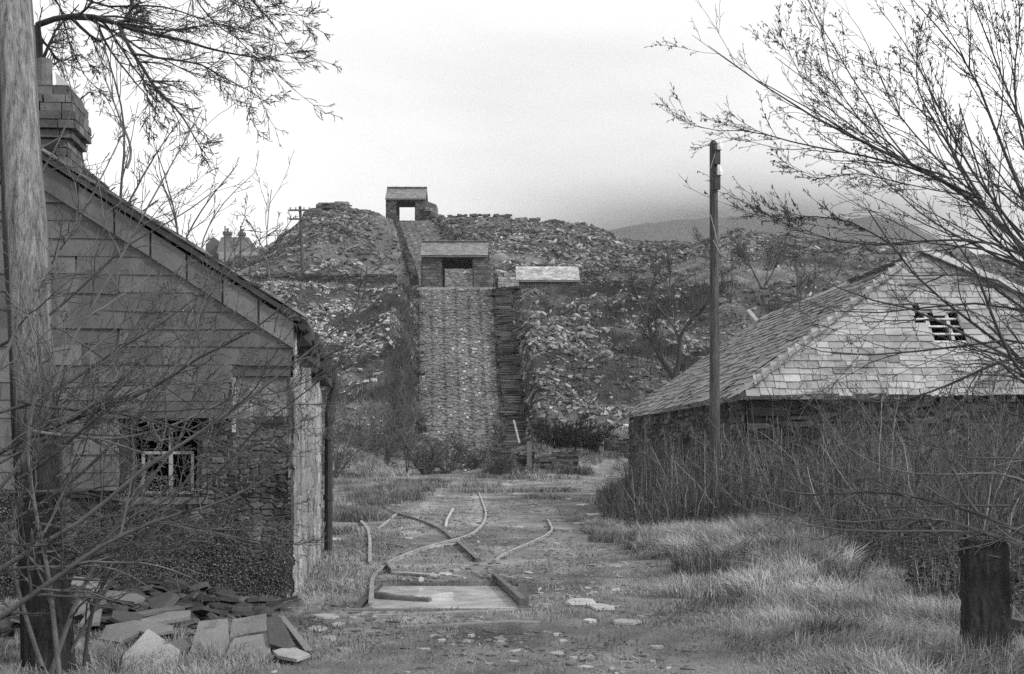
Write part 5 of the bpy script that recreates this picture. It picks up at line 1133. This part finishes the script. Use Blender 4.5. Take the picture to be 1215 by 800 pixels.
# ------------------------------------------------------------------ far mountain
s = np.linspace(560, 1700, 110); Ym = 1500.
prof = np.interp(s, [560, 650, 720, 800, 900, 1000, 1060, 1110, 1160, 1230, 1700], [330, 296, 270, 256, 250, 251, 256, 270, 298, 325, 340])
mb = MB(); rows = 26; V = []
for j in range(rows):
    t_ = j/(rows-1); Yd = Ym-650*(1-t_)**1; zz = (EYE+(HY-prof)/F*Ym)*(t_**1.1)+12*(fbm(s*.02, s*0+t_*4)-.5)*(t_ < 1); V.append(np.stack([(s-CX)/F*Ym, np.full_like(s, Yd)+60*fbm(s*.02, s*0+3), zz], -1))
V = np.stack(V, 1); n = len(s); ii, jj = np.meshgrid(np.arange(n-1), np.arange(rows-1), indexing='ij'); q = np.stack([ii*rows+jj, (ii+1)*rows+jj, (ii+1)*rows+jj+1, ii*rows+jj+1], -1).reshape(-1, 4)
mb.add(V.reshape(-1, 3), q, .04); o = mb.build('hills', M_hill, smooth=True); tag(o, kind='structure')

# ------------------------------------------------------------------ air
HAZE = 0.0002
if HAZE:
    mb = MB(); mb.box((-2500, -300, -12), (2500, 2600, 330), .5)
    m = bpy.data.materials.new('haze'); m.use_nodes = True; nt = m.node_tree; nt.nodes.remove(nt.nodes['Principled BSDF'])
    v = nt.nodes.new('ShaderNodeVolumePrincipled'); v.inputs['Density'].default_value = HAZE; v.inputs['Color'].default_value = (.9, .9, .9, 1)
    nt.links.new(v.outputs[0], nt.nodes['Material Output'].inputs['Volume']); o = mb.build('haze', m); tag(o, kind='stuff')

# ------------------------------------------------------------------ sky, sun, camera
sun_dir = norm(A([.86, -.34, .62])); el = math.asin(sun_dir[2]); az = math.atan2(sun_dir[0], sun_dir[1])
w = bpy.data.worlds.new('World'); sc.world = w; w.use_nodes = True; nt = w.node_tree; N = nt.nodes; L = nt.links
bg = N['Background']; bg.inputs['Strength'].default_value = .1
sk = N.new('ShaderNodeTexSky'); sk.sky_type = 'NISHITA'; sk.sun_disc = False; sk.sun_elevation = el; sk.sun_rotation = az
bw = N.new('ShaderNodeRGBToBW'); L.new(sk.outputs[0], bw.inputs[0])
tc = N.new('ShaderNodeTexCoord'); mp = N.new('ShaderNodeMapping'); mp.inputs['Scale'].default_value = (1, 1, 2.6); L.new(tc.outputs['Generated'], mp.inputs['Vector'])
nz = N.new('ShaderNodeTexNoise'); nz.inputs['Scale'].default_value = 3.4; nz.inputs['Detail'].default_value = 5; nz.inputs['Roughness'].default_value = .5; nz.inputs['Distortion'].default_value = .3; L.new(mp.outputs[0], nz.inputs['Vector'])
def mth(op, a, b_=None, c=None, clamp=False):
    n = N.new('ShaderNodeMath'); n.operation = op; n.use_clamp = clamp
    for i, x in enumerate((a, b_, c)):
        if x is None: continue
        if isinstance(x, (int, float)): n.inputs[i].default_value = x
        else: L.new(x, n.inputs[i])
    return n.outputs[0]
sep = N.new('ShaderNodeSeparateXYZ'); L.new(tc.outputs['Generated'], sep.inputs[0])
def bank(cx, cz, wx, wz, amt):     # a darker bank of cloud centred on one direction
    a = mth('MULTIPLY', mth('POWER', mth('ABSOLUTE', mth('DIVIDE', mth('SUBTRACT', sep.outputs[0], cx), wx)), 2.), 1.)
    b_ = mth('POWER', mth('ABSOLUTE', mth('DIVIDE', mth('SUBTRACT', sep.outputs[2], cz), wz)), 2.)
    e = mth('EXPONENT', mth('MULTIPLY', mth('ADD', a, b_), -1.)); front = mth('GREATER_THAN', sep.outputs[1], 0.)
    return mth('MULTIPLY', mth('MULTIPLY', e, front), amt)
val = mth('ADD', 11.2, mth('MULTIPLY', mth('SUBTRACT', nz.outputs['Fac'], .5), 8.))
for bk in ((.15, .143, .17, .034, -10.6), (.09, .17, .17, .07, -3.0), (-.05, .24, .20, .06, -1.6), (.32, .30, .14, .14, 3.), (-.22, .17, .1, .05, 3.), (.0, .42, .5, .10, .8)):
    val = mth('ADD', val, bank(*bk))
mx = N.new('ShaderNodeMix'); mx.data_type = 'FLOAT'; mx.inputs[0].default_value = .93; L.new(bw.outputs[0], mx.inputs[2]); L.new(mth('MAXIMUM', val, 1.), mx.inputs[3])
L.new(mx.outputs[0], bg.inputs['Color'])
ld = bpy.data.lights.new('sun', 'SUN'); ld.energy = 3.0; ld.angle = math.radians(6); ld.color = (1, 1, 1)
from mathutils import Vector
so = bpy.data.objects.new('sun', ld); so.rotation_euler = Vector(tuple(sun_dir)).to_track_quat('Z', 'Y').to_euler(); COL.objects.link(so)
cam = bpy.data.cameras.new('camera'); cam.lens = 50; cam.sensor_width = 36; cam.shift_y = (HY-400)/1215; cam.clip_end = 20000; cam.clip_start = .05
co = bpy.data.objects.new('camera', cam); co.location = (0, 0, EYE); co.rotation_euler = (math.pi/2, 0, 0); COL.objects.link(co); sc.camera = co
sc.view_settings.view_transform = 'Standard'; sc.view_settings.look = 'None'; sc.view_settings.exposure = .12; sc.view_settings.gamma = 1
sc.cycles.use_denoising = False
sc.cycles.max_bounces = 5; sc.cycles.diffuse_bounces = 3
